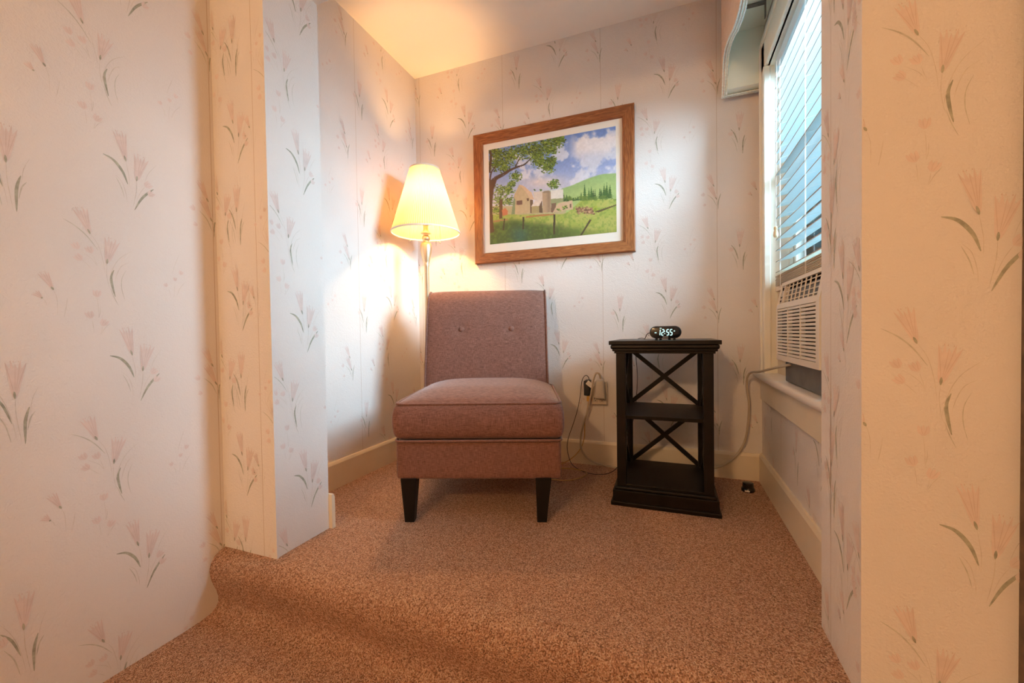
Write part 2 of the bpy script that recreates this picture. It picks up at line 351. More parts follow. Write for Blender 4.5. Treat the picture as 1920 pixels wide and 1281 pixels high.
# ------------------------------------------------------------------ wallpaper print
TW, TH = 0.515, 0.507
def ribbon(pts, w, taper=True):
    P = spline([(x, y, 0) for x, y in pts], 5); out = []
    n = len(P)
    for i, p_ in enumerate(P):
        d = (P[min(i + 1, n - 1)] - P[max(i - 1, 0)]); d = d.normalized() if d.length > 0 else Vector((1, 0, 0))
        s = math.sin(math.pi * (0.06 + 0.88 * i / (n - 1))) if taper else 1.0
        nn = Vector((-d.y, d.x, 0)) * (w * 0.5 * s)
        out.append(((p_ + nn)[:2], (p_ - nn)[:2]))
    return [[out[i][0], out[i + 1][0], out[i + 1][1], out[i][1]] for i in range(n - 1)]
def motif_polys():
    polys = []   # (layer, material slot, polygon)
    for mo in MOTIF:
        k = mo[0]
        if k == 'L':
            _, m_, c_, w = mo; w *= 0.82; mx, my = m_; cx, cy = c_
            d = Vector((mx - cx, my - cy)); L = d.length; d.normalize(); nn = Vector((-d.y, d.x))
            P = lambda a, b: tuple(Vector((cx, cy)) + d * (a * L) + nn * (b * w))
            # five petals as strips of a funnel
            tips = [(-0.5, 1.02), (-0.22, 1.10), (0.04, 0.98), (0.27, 1.12), (0.52, 1.04)]
            for i, (b, a) in enumerate(tips):
                b0 = -0.52 + i * 0.208; b1 = b0 + 0.208
                polys.append((1, 1, [P(0.0, b0 * 0.20), P(0.16, b0 * 0.40), P(0.45, b0 * 0.60), P(0.84, b0 * 0.88), P(a, b), P(0.84, b1 * 0.88), P(0.45, b1 * 0.60), P(0.16, b1 * 0.40), P(0.0, b1 * 0.20)]))
            for (b, a) in tips[::2] + [tips[1]]:
                for q in ribbon([P(0.12, b * 0.12), P(0.5, b * 0.46), P(a, b * 0.98)], 0.0011): polys.append((2, 2, q))
            for q in ribbon([P(-0.06, 0), P(0.05, 0.02), P(0.16, 0.05)], 0.0042): polys.append((3, 3, q))
            for b in (-0.15, 0.1, 0.25):
                polys.append((3, 2, [P(1.04, b), P(1.09, b + 0.03), P(1.04, b + 0.06)]))
        elif k == 'B':
            _, c_, e_, r = mo; cx, cy = c_; d = Vector((cx - e_[0], cy - e_[1])).normalized(); nn = Vector((-d.y, d.x))
            P = lambda a, b: tuple(Vector((cx, cy)) + d * (a * r) + nn * (b * r))
            for sgn in (-1, 0, 1):
                polys.append((1, 1, [P(-1, sgn * 0.1), P(-0.4, sgn * 0.5 - 0.32), P(0.5, sgn * 0.62 - 0.26), P(1.05 - 0.1 * abs(sgn), sgn * 0.75), P(0.5, sgn * 0.62 + 0.26), P(-0.4, sgn * 0.5 + 0.32)]))
            for sgn in (-0.45, 0.3):
                for q in ribbon([P(-0.8, sgn * 0.2), P(0, sgn * 0.8), P(0.85, sgn)], 0.0009): polys.append((2, 2, q))
        else:
            slot = {'G': 3, 'g': 4, 's': 5}[k]
            for q in ribbon(mo[2], mo[1] * 0.72): polys.append((0, slot, q))
    return polys
MP = [(ly + 0.002 * (i % 60), sl, pg) for i, (ly, sl, pg) in enumerate(motif_polys())]
def paper(bm, O, U, V, N, rects, phases, seams=(), marks=()):
    """a papered plane: O + u U + v V; rects (u0,u1,v0,v1) ; phases: anchors (u, v) of each paper drop with its u range"""
    O, U, V, N = Vector(O), Vector(U), Vector(V), Vector(N)
    def face(pts, off, slot):
        vs = [bm.verts.new(O + U * a + V * b + N * off) for a, b in pts]
        f = bm.faces.new(vs); f.material_index = slot
        f.normal_update()
        if f.normal.dot(N) < 0: f.normal_flip()
    for (u0, u1, v0, v1) in rects: face([(u0, v0), (u1, v0), (u1, v1), (u0, v1)], 0, 0)
    for (u0, u1, v0, v1) in rects:
        for (au, av) in phases:
            if au + 0.33 < u0 or au - 0.21 > u1: continue
            k0 = math.floor((v0 - av) / TH) - 1; k1 = math.ceil((v1 - av) / TH) + 1
            for k in range(k0, k1 + 1):
                oy = av + k * TH
                for (ly, slot, pg) in MP:
                    q = [(au + a, oy + b) for a, b in pg]
                    if all(u0 + 0.001 <= a <= u1 - 0.001 and v0 + 0.001 <= b <= v1 - 0.001 for a, b in q):
                        face(q, 0.00025 + 0.0002 * ly, slot)
        for s in seams:
            if u0 < s < u1: face([(s - 0.0007, v0), (s + 0.0007, v0), (s + 0.0007, v1), (s - 0.0007, v1)], 0.0002, 6)
    for slot, pg in marks: face(pg, 0.0008, slot)
def wall(name, O, U, V, N, rects, phases, seams=(), marks=()):
    bm = NB()
    paper(bm, O, U, V, N, rects, phases, seams, marks)
    o = obj(name, bm, PAPER_SLOTS, keep=True); return props(o, kind='structure')
def row(u0, v0, n, lo=-3, drop=True):
    return [(u0 + i * TW, v0 + (TH / 2 if (i % 2 and drop) else 0)) for i in range(lo, n)]
# ------------------------------------------------------------------ the room shell
X, Y, Z = (1, 0, 0), (0, 1, 0), (0, 0, 1)
def st(name, bm, mats, parent=None, **kw): return props(obj(name, bm, mats, parent, **kw), kind='structure')

def carpet_floor():
    bm = NB(); rnd = random.Random(4)
    prof = [(-0.0, 0.0)] + [(-i * 0.1, 0) for i in range(1, 11)] + [(-1.06, 0), (-1.11, 0), (-1.14, 0.0), (-1.165, -0.001), (-1.19, -0.006), (-1.208, -0.016), (-1.219, -0.032),
            (-1.224, -0.052), (-1.221, -0.076), (-1.214, -0.100), (-1.206, -0.125), (-1.202, -0.145), (-1.203, -0.163), (-1.211, -0.178), (-1.228, -0.188), (-1.255, -0.192), (-1.30, ZL)]
    prof += [(-1.30 - 0.15 * i, ZL) for i in range(1, 19)]
    def grid(x0, x1, pr, step):
        n = int((x1 - x0) / step); cols = []
        for i in range(n + 1):
            x = x0 + (x1 - x0) * i / n; cc = []
            for (y, z) in pr:
                w = 0.0
                if -1.27 < y < -1.18: w = 0.0018 * math.sin(x * 21 + z * 30) + 0.0014 * math.sin(x * 53 + 1.3) + rnd.uniform(-0.0006, 0.0006)
                cc.append(bm.verts.new((x, y + w, z + w * 0.5)))
            cols.append(cc)
        for a, b in zip(cols[:-1], cols[1:]):
            for k in range(len(pr) - 1): bm.faces.new((a[k], a[k + 1], b[k + 1], b[k]))
    up = [q for q in prof if q[0] >= -1.165]; lo = [q for q in prof if q[0] <= -1.165]
    grid(-0.012, W + 0.012, up, 0.03)
    grid(XL - 0.012, RX, lo, 0.03)
    return st('floor', bm, 'carpet', smooth=True)
carpet_floor()

bm = NB(); box(bm, (-0.06, RY, H), (RX, 0.06, H + 0.05)); st('ceiling', bm, 'ceiling')

PH_BACK = [(0.79 + i * TW, 1.849 + (0.265 if i % 2 else 0) * -1) for i in range(-2, 3)]
wall('wall_back', (0, 0, 0), X, Z, (0, -1, 0), [(-0.02, W + 0.02, -0.02, H)], PH_BACK, [0.029, 0.544, 1.059, 1.566])
wall('wall_left', (0, 0, 0), Y, Z, X, [(YB - 0.02, 0, -0.02, H)], row(-0.30, 1.60, 3), [-0.495])
wall('wall_right', (W, 0, 0), (0, -1, 0), Z, (-1, 0, 0), [(0, 0.975, -0.02, 0.46), (0, 0.15, 0.46, 1.70), (0, 0.975, 1.70, H)], row(0.17, 0.33, 3), [0.33],
     [(7, [(0.918, 0.112), (0.935, 0.112), (0.945, 0.150), (0.944, 0.235), (0.936, 0.30), (0.930, 0.22)])])
wall('wall_room_left', (XL, 0, 0), Y, Z, X, [(RY, YF, ZL - 0.02, H)], [(-1.447 + i * TW, 0.346) for i in range(-5, 2)], [-1.185, -1.70])
wall('wall_pier_left_front', (0, YF, 0), X, Z, (0, -1, 0), [(XL, XP, -0.03, H)], [(0.085, 1.545 - TH), (0.30, 1.36)], [XP - 0.052])
wall('wall_pier_left_side', (XP, 0, 0), Y, Z, X, [(YF, YB, -0.02, H)], [(-1.108, 0.46)], [])
wall('wall_pier_left_rear', (0, YB, 0), (-1, 0, 0), Z, Y, [(-XP, 0, -0.02, H)], row(0, 1.2, 3))
wall('wall_pier_right_side', (XJ, 0, 0), (0, -1, 0), Z, (-1, 0, 0), [(-YB, -YF, -0.02, H)], [(1.05, 0.99), (1.20, 1.20)], [1.03],
     [(6, [(1.029, 0.85), (1.0315, 0.95), (1.0325, 1.05), (1.0315, 0.80)]), (6, [(1.029, 0.18), (1.0315, 0.4), (1.031, 0.62), (1.0285, 0.4)])])
wall('wall_pier_right_rear', (0, YB, 0), (-1, 0, 0), Z, Y, [(-W - 0.02, -XJ, -0.02, H)], [])
wall('wall_room_front', (0, YF, 0), X, Z, (0, -1, 0), [(XJ, RX, ZL - 0.02, H)], [(1.78 + i * TW, 1.074 + (TH / 2 if i % 2 else 0)) for i in range(-1, 3)], [2.13])
wall('wall_room_right', (RX, 0, 0), (0, -1, 0), Z, (-1, 0, 0), [(-YF, -RY, ZL - 0.02, H)], row(1.4, 0.9, 6, 0), [])
wall('wall_room_rear', (0, RY, 0), (-1, 0, 0), Z, Y, [(-RX, -XL, ZL - 0.02, H)], row(-2.8, 0.9, 7, 0), [])
bm = NB(); box(bm, (XP, YF, 1.772), (XJ, YB, H)); st('wall_header', bm, 'paper')

def baseboard(name, pts, h=0.118, t=0.014, z0=0.0, inward=None):
    """pts: two plan points on the wall, inward normal"""
    (x0, y0), (x1, y1) = pts; bm = NB()
    d = Vector((x1 - x0, y1 - y0, 0)); L = d.length; d.normalize(); n = Vector((*inward, 0))
    prof = [(0, 0), (t, 0), (t, h - 0.012), (t - 0.003, h - 0.005), (t - 0.006, h), (0, h)]
    v0 = [bm.verts.new(Vector((x0, y0, z0)) + n * a + Vector((0, 0, b - 0.01 if b == 0 else b))) for a, b in prof]
    v1 = [bm.verts.new(v.co + d * L) for v in v0]
    for i in range(6): bm.faces.new((v0[i], v0[(i + 1) % 6], v1[(i + 1) % 6], v1[i]))
    bm.faces.new(v0); bm.faces.new(v1)
    return st(name, bm, 'cream')
baseboard('baseboard_back', ((0, 0), (W, 0)), inward=(0, -1))
baseboard('baseboard_left', ((0, YB), (0, 0)), inward=(1, 0))
baseboard('baseboard_right', ((W, 0), (W, YB + 0.002)), inward=(-1, 0), h=0.122)
baseboard('baseboard_pier', ((0.014, YB), (XP + 0.014, YB)), inward=(0, 1))
bm = NB(); box(bm, (1.876, YF - 0.022, ZL), (1.965, YF + 0.004, 2.05), 0.003); st('trim_1', bm, 'darkwood')

# ------------------------------------------------------------------ window
win = bpy.data.objects.new('window_1', None); COL.objects.link(win); props(win, kind='structure')
WY0, WY1, WZ0, WZ1 = -0.955, -0.150, 0.486, 1.70
bm = NB()
box(bm, (W - 0.017, -0.153, 0.47), (W + 0.004, -0.088, 1.815), 0.003)
box(bm, (W - 0.024, -0.105, 0.47), (W + 0.004, -0.088, 1.815), 0.004)
box(bm, (W - 0.021, -0.160, 0.47), (W + 0.004, -0.146, 1.70), 0.004)
box(bm, (W - 0.017, -0.975, 1.70), (W + 0.004, -0.088, 1.80), 0.003)
box(bm, (W - 0.024, -0.975, 1.797), (W + 0.004, -0.086, 1.818), 0.004)
obj('casing', bm, 'casing', win)
bm = NB()
box(bm, (W - 0.005, WY1, WZ0 - 0.03), (W + 0.13, WY1 + 0.02, WZ1 + 0.02))
box(bm, (W - 0.005, WY0 - 0.02, WZ0 - 0.03), (W + 0.13, WY0, WZ1 + 0.02))
box(bm, (W - 0.005, WY0, WZ1), (W + 0.13, WY1, WZ1 + 0.02))
box(bm, (W + 0.066, WY1 - 0.012, WZ0), (W + 0.078, WY1, WZ1)); box(bm, (W + 0.066, WY0, WZ0), (W + 0.078, WY0 + 0.012, WZ1))
obj('jamb_lining', bm, 'casing', win)
bm = NB()
x0, x1 = W + 0.080, W + 0.105
box(bm, (x0, WY0, 0.835), (x1, WY1, 0.885), 0.003); box(bm, (x0, WY0, 1.655), (x1, WY1, WZ1), 0.003)
box(bm, (x0, WY0, 0.885), (x1, WY0 + 0.04, 1.655)); box(bm, (x0, WY1 - 0.04, 0.885), (x1, WY1, 1.655))
box(bm, (x0, WY0 + 0.04, 1.25), (x1, WY1 - 0.04, 1.275))
obj('sash', bm, 'casing', win)
bm = NB(); box(bm, (x0 + 0.010, WY0 + 0.03, 0.875), (x0 + 0.014, WY1 - 0.03, 1.665)); obj('pane', bm, 'glass', win)
bm = NB()
# stool with a rounded nose and a horn running past the casing
prof = [(W + 0.12, 0.458), (W + 0.12, 0.486)] + [(1.706 - 0.014 * math.sin(a), 0.472 + 0.014 * math.cos(a)) for a in [math.pi * k / 10 for k in range(11)]]
extr(bm, prof, 1, WY0 - 0.018, WY1)
prof2 = [(W, 0.458), (W, 0.486)] + prof[2:]
extr(bm, prof2, 1, WY1, -0.062)
N_ = 8
for k in range(N_):   # horn end rounded
    a0 = math.pi / 2 * k / N_; a1 = math.pi / 2 * (k + 1) / N_
    def pr(a): return [(W, 0.458), (W, 0.486)] + [(q[0] + 0.02 * (1 - math.cos(a)), q[1]) for q in prof[2:]]
    A_, B_ = [[bm.verts.new((q[0], -0.062 + 0.02 * math.sin(a), q[1])) for q in pr(a)] for a in (a0, a1)]
    for i in range(len(A_)): bm.faces.new((A_[i], A_[(i + 1) % len(A_)], B_[(i + 1) % len(A_)], B_[i]))
    if k == N_ - 1: bm.faces.new(B_)
obj('window_sill', bm, 'sillwhite', win, angle=35)
bm = NB(); box(bm, (W - 0.019, WY0 - 0.018, 0.368), (W + 0.004, -0.066, 0.459), 0.003); obj('apron', bm, 'cream', win)
# panels closing the opening beside the air conditioner
bm = NB()
box(bm, (W + 0.028, -0.452, WZ0), (W + 0.036, WY1, 0.832)); box(bm, (W + 0.026, -0.30, WZ0), (W + 0.030, -0.292, 0.832))
box(bm, (W + 0.028, WY0, WZ0), (W + 0.036, -0.86, 0.832))
obj('filler_panel', bm, 'filler', win)
bm = NB(); box(bm, (W + 0.020, -0.36, WZ0), (W + 0.029, -0.335, 0.555), 0.002, rot=Matrix.Rotation(0.1, 3, 'X')); obj('tape_strip', bm, 'tear', win)

# ------------------------------------------------------------------ blind
bl = thing('window_blind', (W + 0.037, -0.58, 0.81), 0, 'white horizontal slat blind lowered in the window above the air conditioner', 'blind')
def loc(bm_vs, o): pass
BX, BY, BZ = W + 0.037, -0.58, 0.81
def L3(x, y, z): return (x - BX, y - BY, z - BZ)
bm = NB(); box(bm, L3(W + 0.012, -0.950, 1.648), L3(W + 0.062, -0.192, 1.690), 0.002); obj('headrail', bm, 'slat', bl)
bm = NB(); rnd = random.Random(2)
def slat(bm, zc, tilt, y0=-0.948, y1=-0.192, xc=None, w=0.050):
    n = 6; xc = BX if xc is None else xc; top = []; bot = []
    for i in range(n + 1):
        s = -w / 2 + w * i / n; zz = 0.0022 * (1 - (2 * s / w) ** 2)
        for lst, off in ((top, 0.0014), (bot, -0.0014)):
            x = s * math.cos(tilt) - (zz + off) * math.sin(tilt); z = s * math.sin(tilt) + (zz + off) * math.cos(tilt)
            lst.append((xc + x - BX, zc + z - BZ))
    f0 = len(bm.faces); extr(bm, top + bot[::-1], 1, y0 - BY, y1 - BY)
    bm.faces.ensure_lookup_table(); bm.faces[f0 + n].material_index = 1; bm.faces[f0 + 2 * n + 1].material_index = 1
zs = [0.885 + 0.0415 * i for i in range(19)]
for i, z in enumerate(zs): slat(bm, z, SLAT_TILT + rnd.uniform(-0.03, 0.03))
obj('slats', bm, ['slat', 'slat_edge'], bl, angle=40)
bm = NB()
for i in range(9): slat(bm, 0.828 + 0.0046 * i, rnd.uniform(-0.02, 0.02), -0.948 + rnd.uniform(-0.003, 0.003), -0.192 + rnd.uniform(-0.003, 0.003), BX + rnd.uniform(-0.002, 0.002))
obj('stacked_slats', bm, ['woodrail', 'slat_edge'], bl, angle=40)
bm = NB(); box(bm, L3(W + 0.012, -0.950, 0.806), L3(W + 0.062, -0.192, 0.825), 0.003); obj('bottom_rail', bm, 'woodrail', bl)
for y in (-0.272, -0.575, -0.872):
    bm = NB()
    for xx in (W + 0.0105, W + 0.0635):
        tube(bm, [L3(xx, y - 0.004, 0.812), L3(xx, y - 0.004, 1.65)], 0.0007, 5); tube(bm, [L3(xx, y + 0.004, 0.812), L3(xx, y + 0.004, 1.65)], 0.0007, 5)
    for z in zs:
        s = math.tan(SLAT_TILT) * 0.025
        tube(bm, [L3(W + 0.0105, y, z - s - 0.0035), L3(W + 0.0635, y, z + s - 0.0035)], 0.0006, 4)
    obj('ladder_cord', bm, 'blindcord', bl)
bm = NB(); tube(bm, spline([L3(W + 0.006, -0.243, 1.66), L3(W + 0.004, -0.242, 1.35), L3(W + 0.003, -0.240, 1.045)], 6), 0.0009, 5)
tube(bm, spline([L3(W + 0.006, -0.251, 1.66), L3(W + 0.004, -0.247, 1.35), L3(W + 0.003, -0.243, 1.045)], 6), 0.0009, 5)
pc = obj('pull_cord', bm, 'blindcord', bl)
bm = NB(); lathe(bm, [(0.002, 0.0), (0.006, -0.004), (0.0065, -0.010), (0.0045, -0.016), (0.0075, -0.022), (0.0085, -0.036), (0.006, -0.042), (0.001, -0.043)], L3(W + 0.003, -0.2415, 1.05), 16)
obj('tassel', bm, 'tassel', pc, smooth=True)

# ------------------------------------------------------------------ valance
va = thing('window_valance', (1.66, -0.5, 1.905), 0, 'fabric covered box valance with scalloped braided edge above the window', 'valance')
def V3(x, y, z): return (x - 1.66, y + 0.5, z - 1.905)
half = [(-0.040, 1.668), (-0.052, 1.672), (-0.072, 1.705), (-0.088, 1.750), (-0.110, 1.785), (-0.150, 1.797), (-0.21, 1.790), (-0.29, 1.766), (-0.37, 1.735), (-0.45, 1.711), (-0.52, 1.700)]
low = spline([(y, z, 0) for y, z in half], 5)
low = [(p_.x, p_.y) for p_ in low]
yc = -0.52
low_all = low + [(2 * yc - y, z) for y, z in reversed(low[:-1]) if 2 * yc - y > -0.965]
yl = low_all[-1][0]
bm = NB()
pts = [V3(0, y, z)[1:] for y, z in low_all] + [V3(0, yl, H - 0.003)[1:], V3(0, -0.040, H - 0.003)[1:]]
v_ = extr(bm, pts, 0, 1.583 - 1.66, 1.590 - 1.66); obj('fabric_face', bm, 'valance_fabric', va)
bm = NB(); extr(bm, pts, 0, 1.590 - 1.66, 1.600 - 1.66)
obj('front_board', bm, 'mint', va)
bm = NB(); box(bm, V3(1.600, -0.084, 1.676), V3(W - 0.0035, -0.040, 1.905)); obj('end_board', bm, 'mint', va)
bm = NB(); box(bm, V3(1.583, -0.040, 1.668), V3(W - 0.003, -0.034, H - 0.003)); obj('fabric_return', bm, 'valance_fabric', va)
bm = NB(); box(bm, V3(1.600, yl, 1.905), V3(W - 0.002, -0.050, 1.917)); obj('top_board', bm, 'mint', va)
bm = NB()
for dx, rr in ((0.0, 0.0035), (0.0085, 0.0032), (0.017, 0.0035)):
    tube(bm, [V3(1.583 + dx, y, z - 0.0015 + 0.0007 * math.sin(i * 2.1)) for i, (y, z) in enumerate(low_all)], rr, 6)
for dy in (0.0, 0.006, 0.012):
    tube(bm, [V3(1.585 + (W - 0.006 - 1.585) * k / 24, -0.036 - dy, 1.668 + 0.0008 * math.sin(k * 2.3)) for k in range(25)], 0.0032, 6)
obj('braid_trim', bm, 'gimp', va, smooth=True)
bm = NB(); box(bm, V3(1.635, -0.235, 1.899), V3(W - 0.0245, -0.217, 1.903)); box(bm, V3(W - 0.0275, -0.235, 1.845), V3(W - 0.0245, -0.217, 1.903))
for xx in (1.655, 1.69): lathe(bm, [(0.003, 0), (0.0025, -0.002)], V3(xx, -0.226, 1.899), 8)
obj('bracket', bm, 'galv', va)

# ------------------------------------------------------------------ air conditioner
ax, ay, az = 1.70, -0.655, 0.486
ac = thing('air_conditioner', (ax, ay, az), 0, 'off-white window air conditioner with louvered grille resting on the sill', 'air conditioner')
def A3(x, y, z): return (x - ax, y - ay, z - az)
bm = NB(); box(bm, A3(1.722, -0.850, 0.489), A3(2.05, -0.460, 0.79), 0.004); obj('chassis', bm, 'galv', ac)
# shell: frame around the grille with side profile leaning back at the top
Y0, Y1 = -0.868, -0.445
ZB, ZG0, ZG1, ZV0, ZV1, ZT = 0.560, 0.577, 0.727, 0.744, 0.802, 0.813
def xf(z): return 1.700 if z < 0.73 else 1.700 + (z - 0.73) * 0.20
bm = NB()
def seg(y0, y1, z0, z1, d=0.024):
    zz = [z0] + ([0.73] if z0 < 0.73 < z1 else []) + [z1]
    pr_ = [(xf(z) - ax, z - az) for z in zz] + [(1.728 - ax, z1 - az), (1.728 - ax, z0 - az)]
    extr(bm, pr_, 1, y0 - ay, y1 - ay)
seg(Y0, Y0 + 0.026, ZB, ZT); seg(Y1 - 0.011, Y1, ZB, ZT)
seg(Y0 + 0.026, Y1 - 0.011, ZB, ZG0); seg(Y0 + 0.026, Y1 - 0.011, ZG1, ZV0); seg(Y0 + 0.026, Y1 - 0.011, ZV1, ZT)
seg(-0.500, -0.493, ZV0, ZV1)
obj('front_shell', bm, 'acplastic', ac)
bm = NB(); box(bm, A3(1.724, Y0 + 0.002, ZB + 0.004), A3(1.746, Y1 - 0.002, ZT - 0.002), 0.004)
for z in (0.60, 0.69): box(bm, A3(1.730, Y0 - 0.001, z), A3(1.742, Y0 + 0.003, z + 0.03), 0.001)
obj('side_casing', bm, 'acplastic', ac)
bm = NB(); box(bm, A3(1.714, Y0 + 0.026, ZG0), A3(1.716, Y1 - 0.011, ZG1)); box(bm, A3(1.7225, Y0 + 0.026, ZV0), A3(1.7235, -0.493, ZV1)); obj('grille_recess', bm, 'acdark', ac)
bm = NB(); nr = 15; pz = (ZG1 - ZG0) / nr
for i in range(nr):
    z = ZG0 + pz * (i + 0.5)
    box(bm, A3(1.7005, Y0 + 0.026, z - 0.0034), A3(1.7105, Y1 - 0.011, z + 0.0034), 0.0008)
obj('louvers', bm, 'acplastic', ac)
for yy in (-0.583, -0.712):
    bm = NB(); box(bm, A3(1.6995, yy - 0.003, ZG0), A3(1.712, yy + 0.003, ZG1)); obj('grille_divider', bm, 'acplastic', ac)
bm = NB()
gy0, gy1 = Y0 + 0.030, -0.503
for i in range(9):
    y = gy0 + (gy1 - gy0) * i / 8
    bar(bm, A3(1.7075, y, ZV0), A3(1.7175, y + 0.006, ZV1), 0.0022, 0.003, up=(1, 0, 0))
for i in range(1, 5):
    z = ZV0 + (ZV1 - ZV0) * (i - 0.4) / 4.2
    box(bm, A3(xf(z) + 0.004, gy0, z - 0.001), A3(xf(z) + 0.008, gy1, z + 0.0012))
obj('air_vent', bm, 'acplastic', ac)
bm = NB(); bar(bm, A3(1.7065, -0.475, ZV0 + 0.001), A3(1.7175, -0.475, ZV1 - 0.001), 0.036, 0.002, up=(1, 0, 0)); cp = obj('control_panel', bm, 'acpanel', ac)
bm = NB()
for i, (yy, zz) in enumerate([(-0.468, 0.752), (-0.482, 0.752), (-0.468, 0.764), (-0.482, 0.764), (-0.475, 0.790)]):
    s = 0.0035 if i < 4 else 0.007
    box(bm, A3(xf(zz) + 0.0015, yy - s, zz - s * 0.8), A3(xf(zz) + 0.0055, yy + s, zz + s * 0.8), 0.0005)
obj('button', bm, 'acdark', cp)

# ------------------------------------------------------------------ chair
CF = (0.737, -0.768, 0.0); CROT = math.radians(19.0)
ch = thing('slipper_chair', CF, CROT, 'mauve-brown armless slipper chair with two tufted buttons in the corner', 'chair')
bm = NB()
rbox(bm, (0, 0.302, 0.219), (0.580, 0.600, 0.136), 0.012, 12)
sb = obj('seat_base', bm, 'fabric', ch, smooth=True)
def perim(hx, y0, y1, z, r, n=6, front_only=False):
    P = []
    cs = [((hx - r, y0 + r), -90), ((hx - r, y1 - r), 0), ((-hx + r, y1 - r), 90), ((-hx + r, y0 + r), 180)]
    for (c, a0) in cs:
        for k in range(n + 1):
            a = math.radians(a0 + 90 * k / n); P.append((c[0] + r * math.cos(a), c[1] + r * math.sin(a), z))
    return P
bm = NB(); tube(bm, perim(0.292, -0.001, 0.598, 0.2875, 0.02), 0.0045, 8, closed=True); obj('piping', bm, 'piping', sb, smooth=True)
def cush(p_):
    hx, hy, hz = 0.290, 0.26, 0.066
    x, y, z = p_
    bx = max(0, 1 - (z / hz) ** 2)
    q = Vector((x * (1 + 0.030 * bx), y, z))
    if y < 0: q.y -= 0.014 * bx * max(0, -y / hy)
    if z > 0:
        crown = 0.040 * max(0, 1 - (x / hx) ** 4) * max(0.0, min(1.0, (y + hy) / 0.16)) ** 0.6 * (z / hz)
        q.z += crown
    return q
bm = NB(); rbox(bm, (0, 0.262, 0.355), (0.588, 0.52, 0.130), 0.022, 22, cush)
sc_ = obj('seat_cushion', bm, 'fabric', ch, smooth=True)
P = []
for (x, y, z) in perim(0.291, 0.003, 0.515, 0.417, 0.028): P.append((x, y, z + 0.010 * max(0, min(1, (y - 0.03) / 0.2)) * 0))
bm = NB(); tube(bm, P, 0.0045, 8, closed=True); obj('piping', bm, 'piping', sc_, smooth=True)
# backrest: side outline swept across with a soft bulge
front = [(0.452, 0.29), (0.455, 0.40), (0.466, 0.50), (0.482, 0.60), (0.503, 0.70), (0.530, 0.79), (0.553, 0.837), (0.585, 0.866), (0.620, 0.873)]
rear = [(0.650, 0.862), (0.668, 0.838), (0.668, 0.80), (0.655, 0.70), (0.638, 0.55), (0.622, 0.40), (0.612, 0.29)]
fp = [(p_.x, p_.y) for p_ in spline([(a, b, 0) for a, b in front + rear], 5)]
nb = NB(); cols = []
NU = 28
BTN = [(-0.115, 0.682), (0.118, 0.682)]
for i in range(NU + 1):
    u = -0.280 + 0.56 * i / NU; e = abs(u) / 0.280
    col_ = []
    for (v, z) in fp:
        k = max(0, 1 - e ** 6)
        isf = v < 0.60 and z < 0.87 and z > 0.3
        vv = v - (0.010 * (1 - e ** 4) if isf else 0) + (0.006 * (e ** 10) if isf else 0)
        if isf:
            for (bu, bz) in BTN:
                d2 = (u - bu) ** 2 + (z - bz) ** 2; vv += 0.011 * math.exp(-d2 / 0.0007)
        w = 1 + 0.014 * max(0, (0.60 - z) / 0.3)
        zz = z - (0.006 * e ** 8 if z > 0.8 else 0)
        col_.append(nb.verts.new((u * w, vv, zz)))
    cols.append(col_)
nf = len(fp)
for a, b in zip(cols[:-1], cols[1:]):
    for k in range(nf): nb.faces.new((a[k], a[(k + 1) % nf], b[(k + 1) % nf], b[k]))
nb.faces.new(cols[0]); nb.faces.new(cols[-1][::-1])
br = obj('backrest', nb, 'fabric', ch, angle=50); br.location.x = -0.012
for s in (-1, 1):
    bm = NB(); P = []
    for (v, z) in fp:
        if z > 0.30: P.append((s * (0.2812) * (1 + 0.014 * max(0, (0.60 - z) / 0.3)), v + (0.004 if v < 0.6 and z < 0.87 else 0), z - (0.004 if z > 0.8 else 0)))
    tube(bm, P, 0.0042, 8); obj('piping', bm, 'piping', br, smooth=True)
for (bu, bz) in BTN:
    bm = NB(); lathe(bm, [(0.004, 0.0), (0.0130, 0.001), (0.0140, 0.005), (0.0115, 0.009), (0.004, 0.0115)], (0, 0, 0), 20)
    vv = 0.4995
    for v in bm.verts: v.co = Matrix.Rotation(math.radians(75), 3, 'X') @ v.co + Vector((bu, vv + 0.0035, bz))
    obj('button', bm, 'piping', br, smooth=True)
def leg(u, v, du, dv):
    bm = NB(); a, b = 0.0275, 0.0165
    q0 = [bm.verts.new((u + sx * a, v + sy * a, 0.156)) for sx, sy in ((-1, -1), (1, -1), (1, 1), (-1, 1))]
    q1 = [bm.verts.new((u + du + sx * b, v + dv + sy * b, 0.0)) for sx, sy in ((-1, -1), (1, -1), (1, 1), (-1, 1))]
    for i in range(4): bm.faces.new((q0[i], q0[(i + 1) % 4], q1[(i + 1) % 4], q1[i]))
    bm.faces.new(q0); bm.faces.new(q1)
    bmesh.ops.bevel(bm, geom=list(bm.edges), offset=0.0015, segments=1, affect='EDGES')
    return bm
for s in (-1, 1):
    obj('leg', leg(s * 0.237 - 0.010, 0.026, -s * 0.004 - 0.003, -0.008), 'legblack', ch)
    obj('leg', leg(s * 0.237, 0.560, -s * 0.004, 0.02), 'legblack', ch)

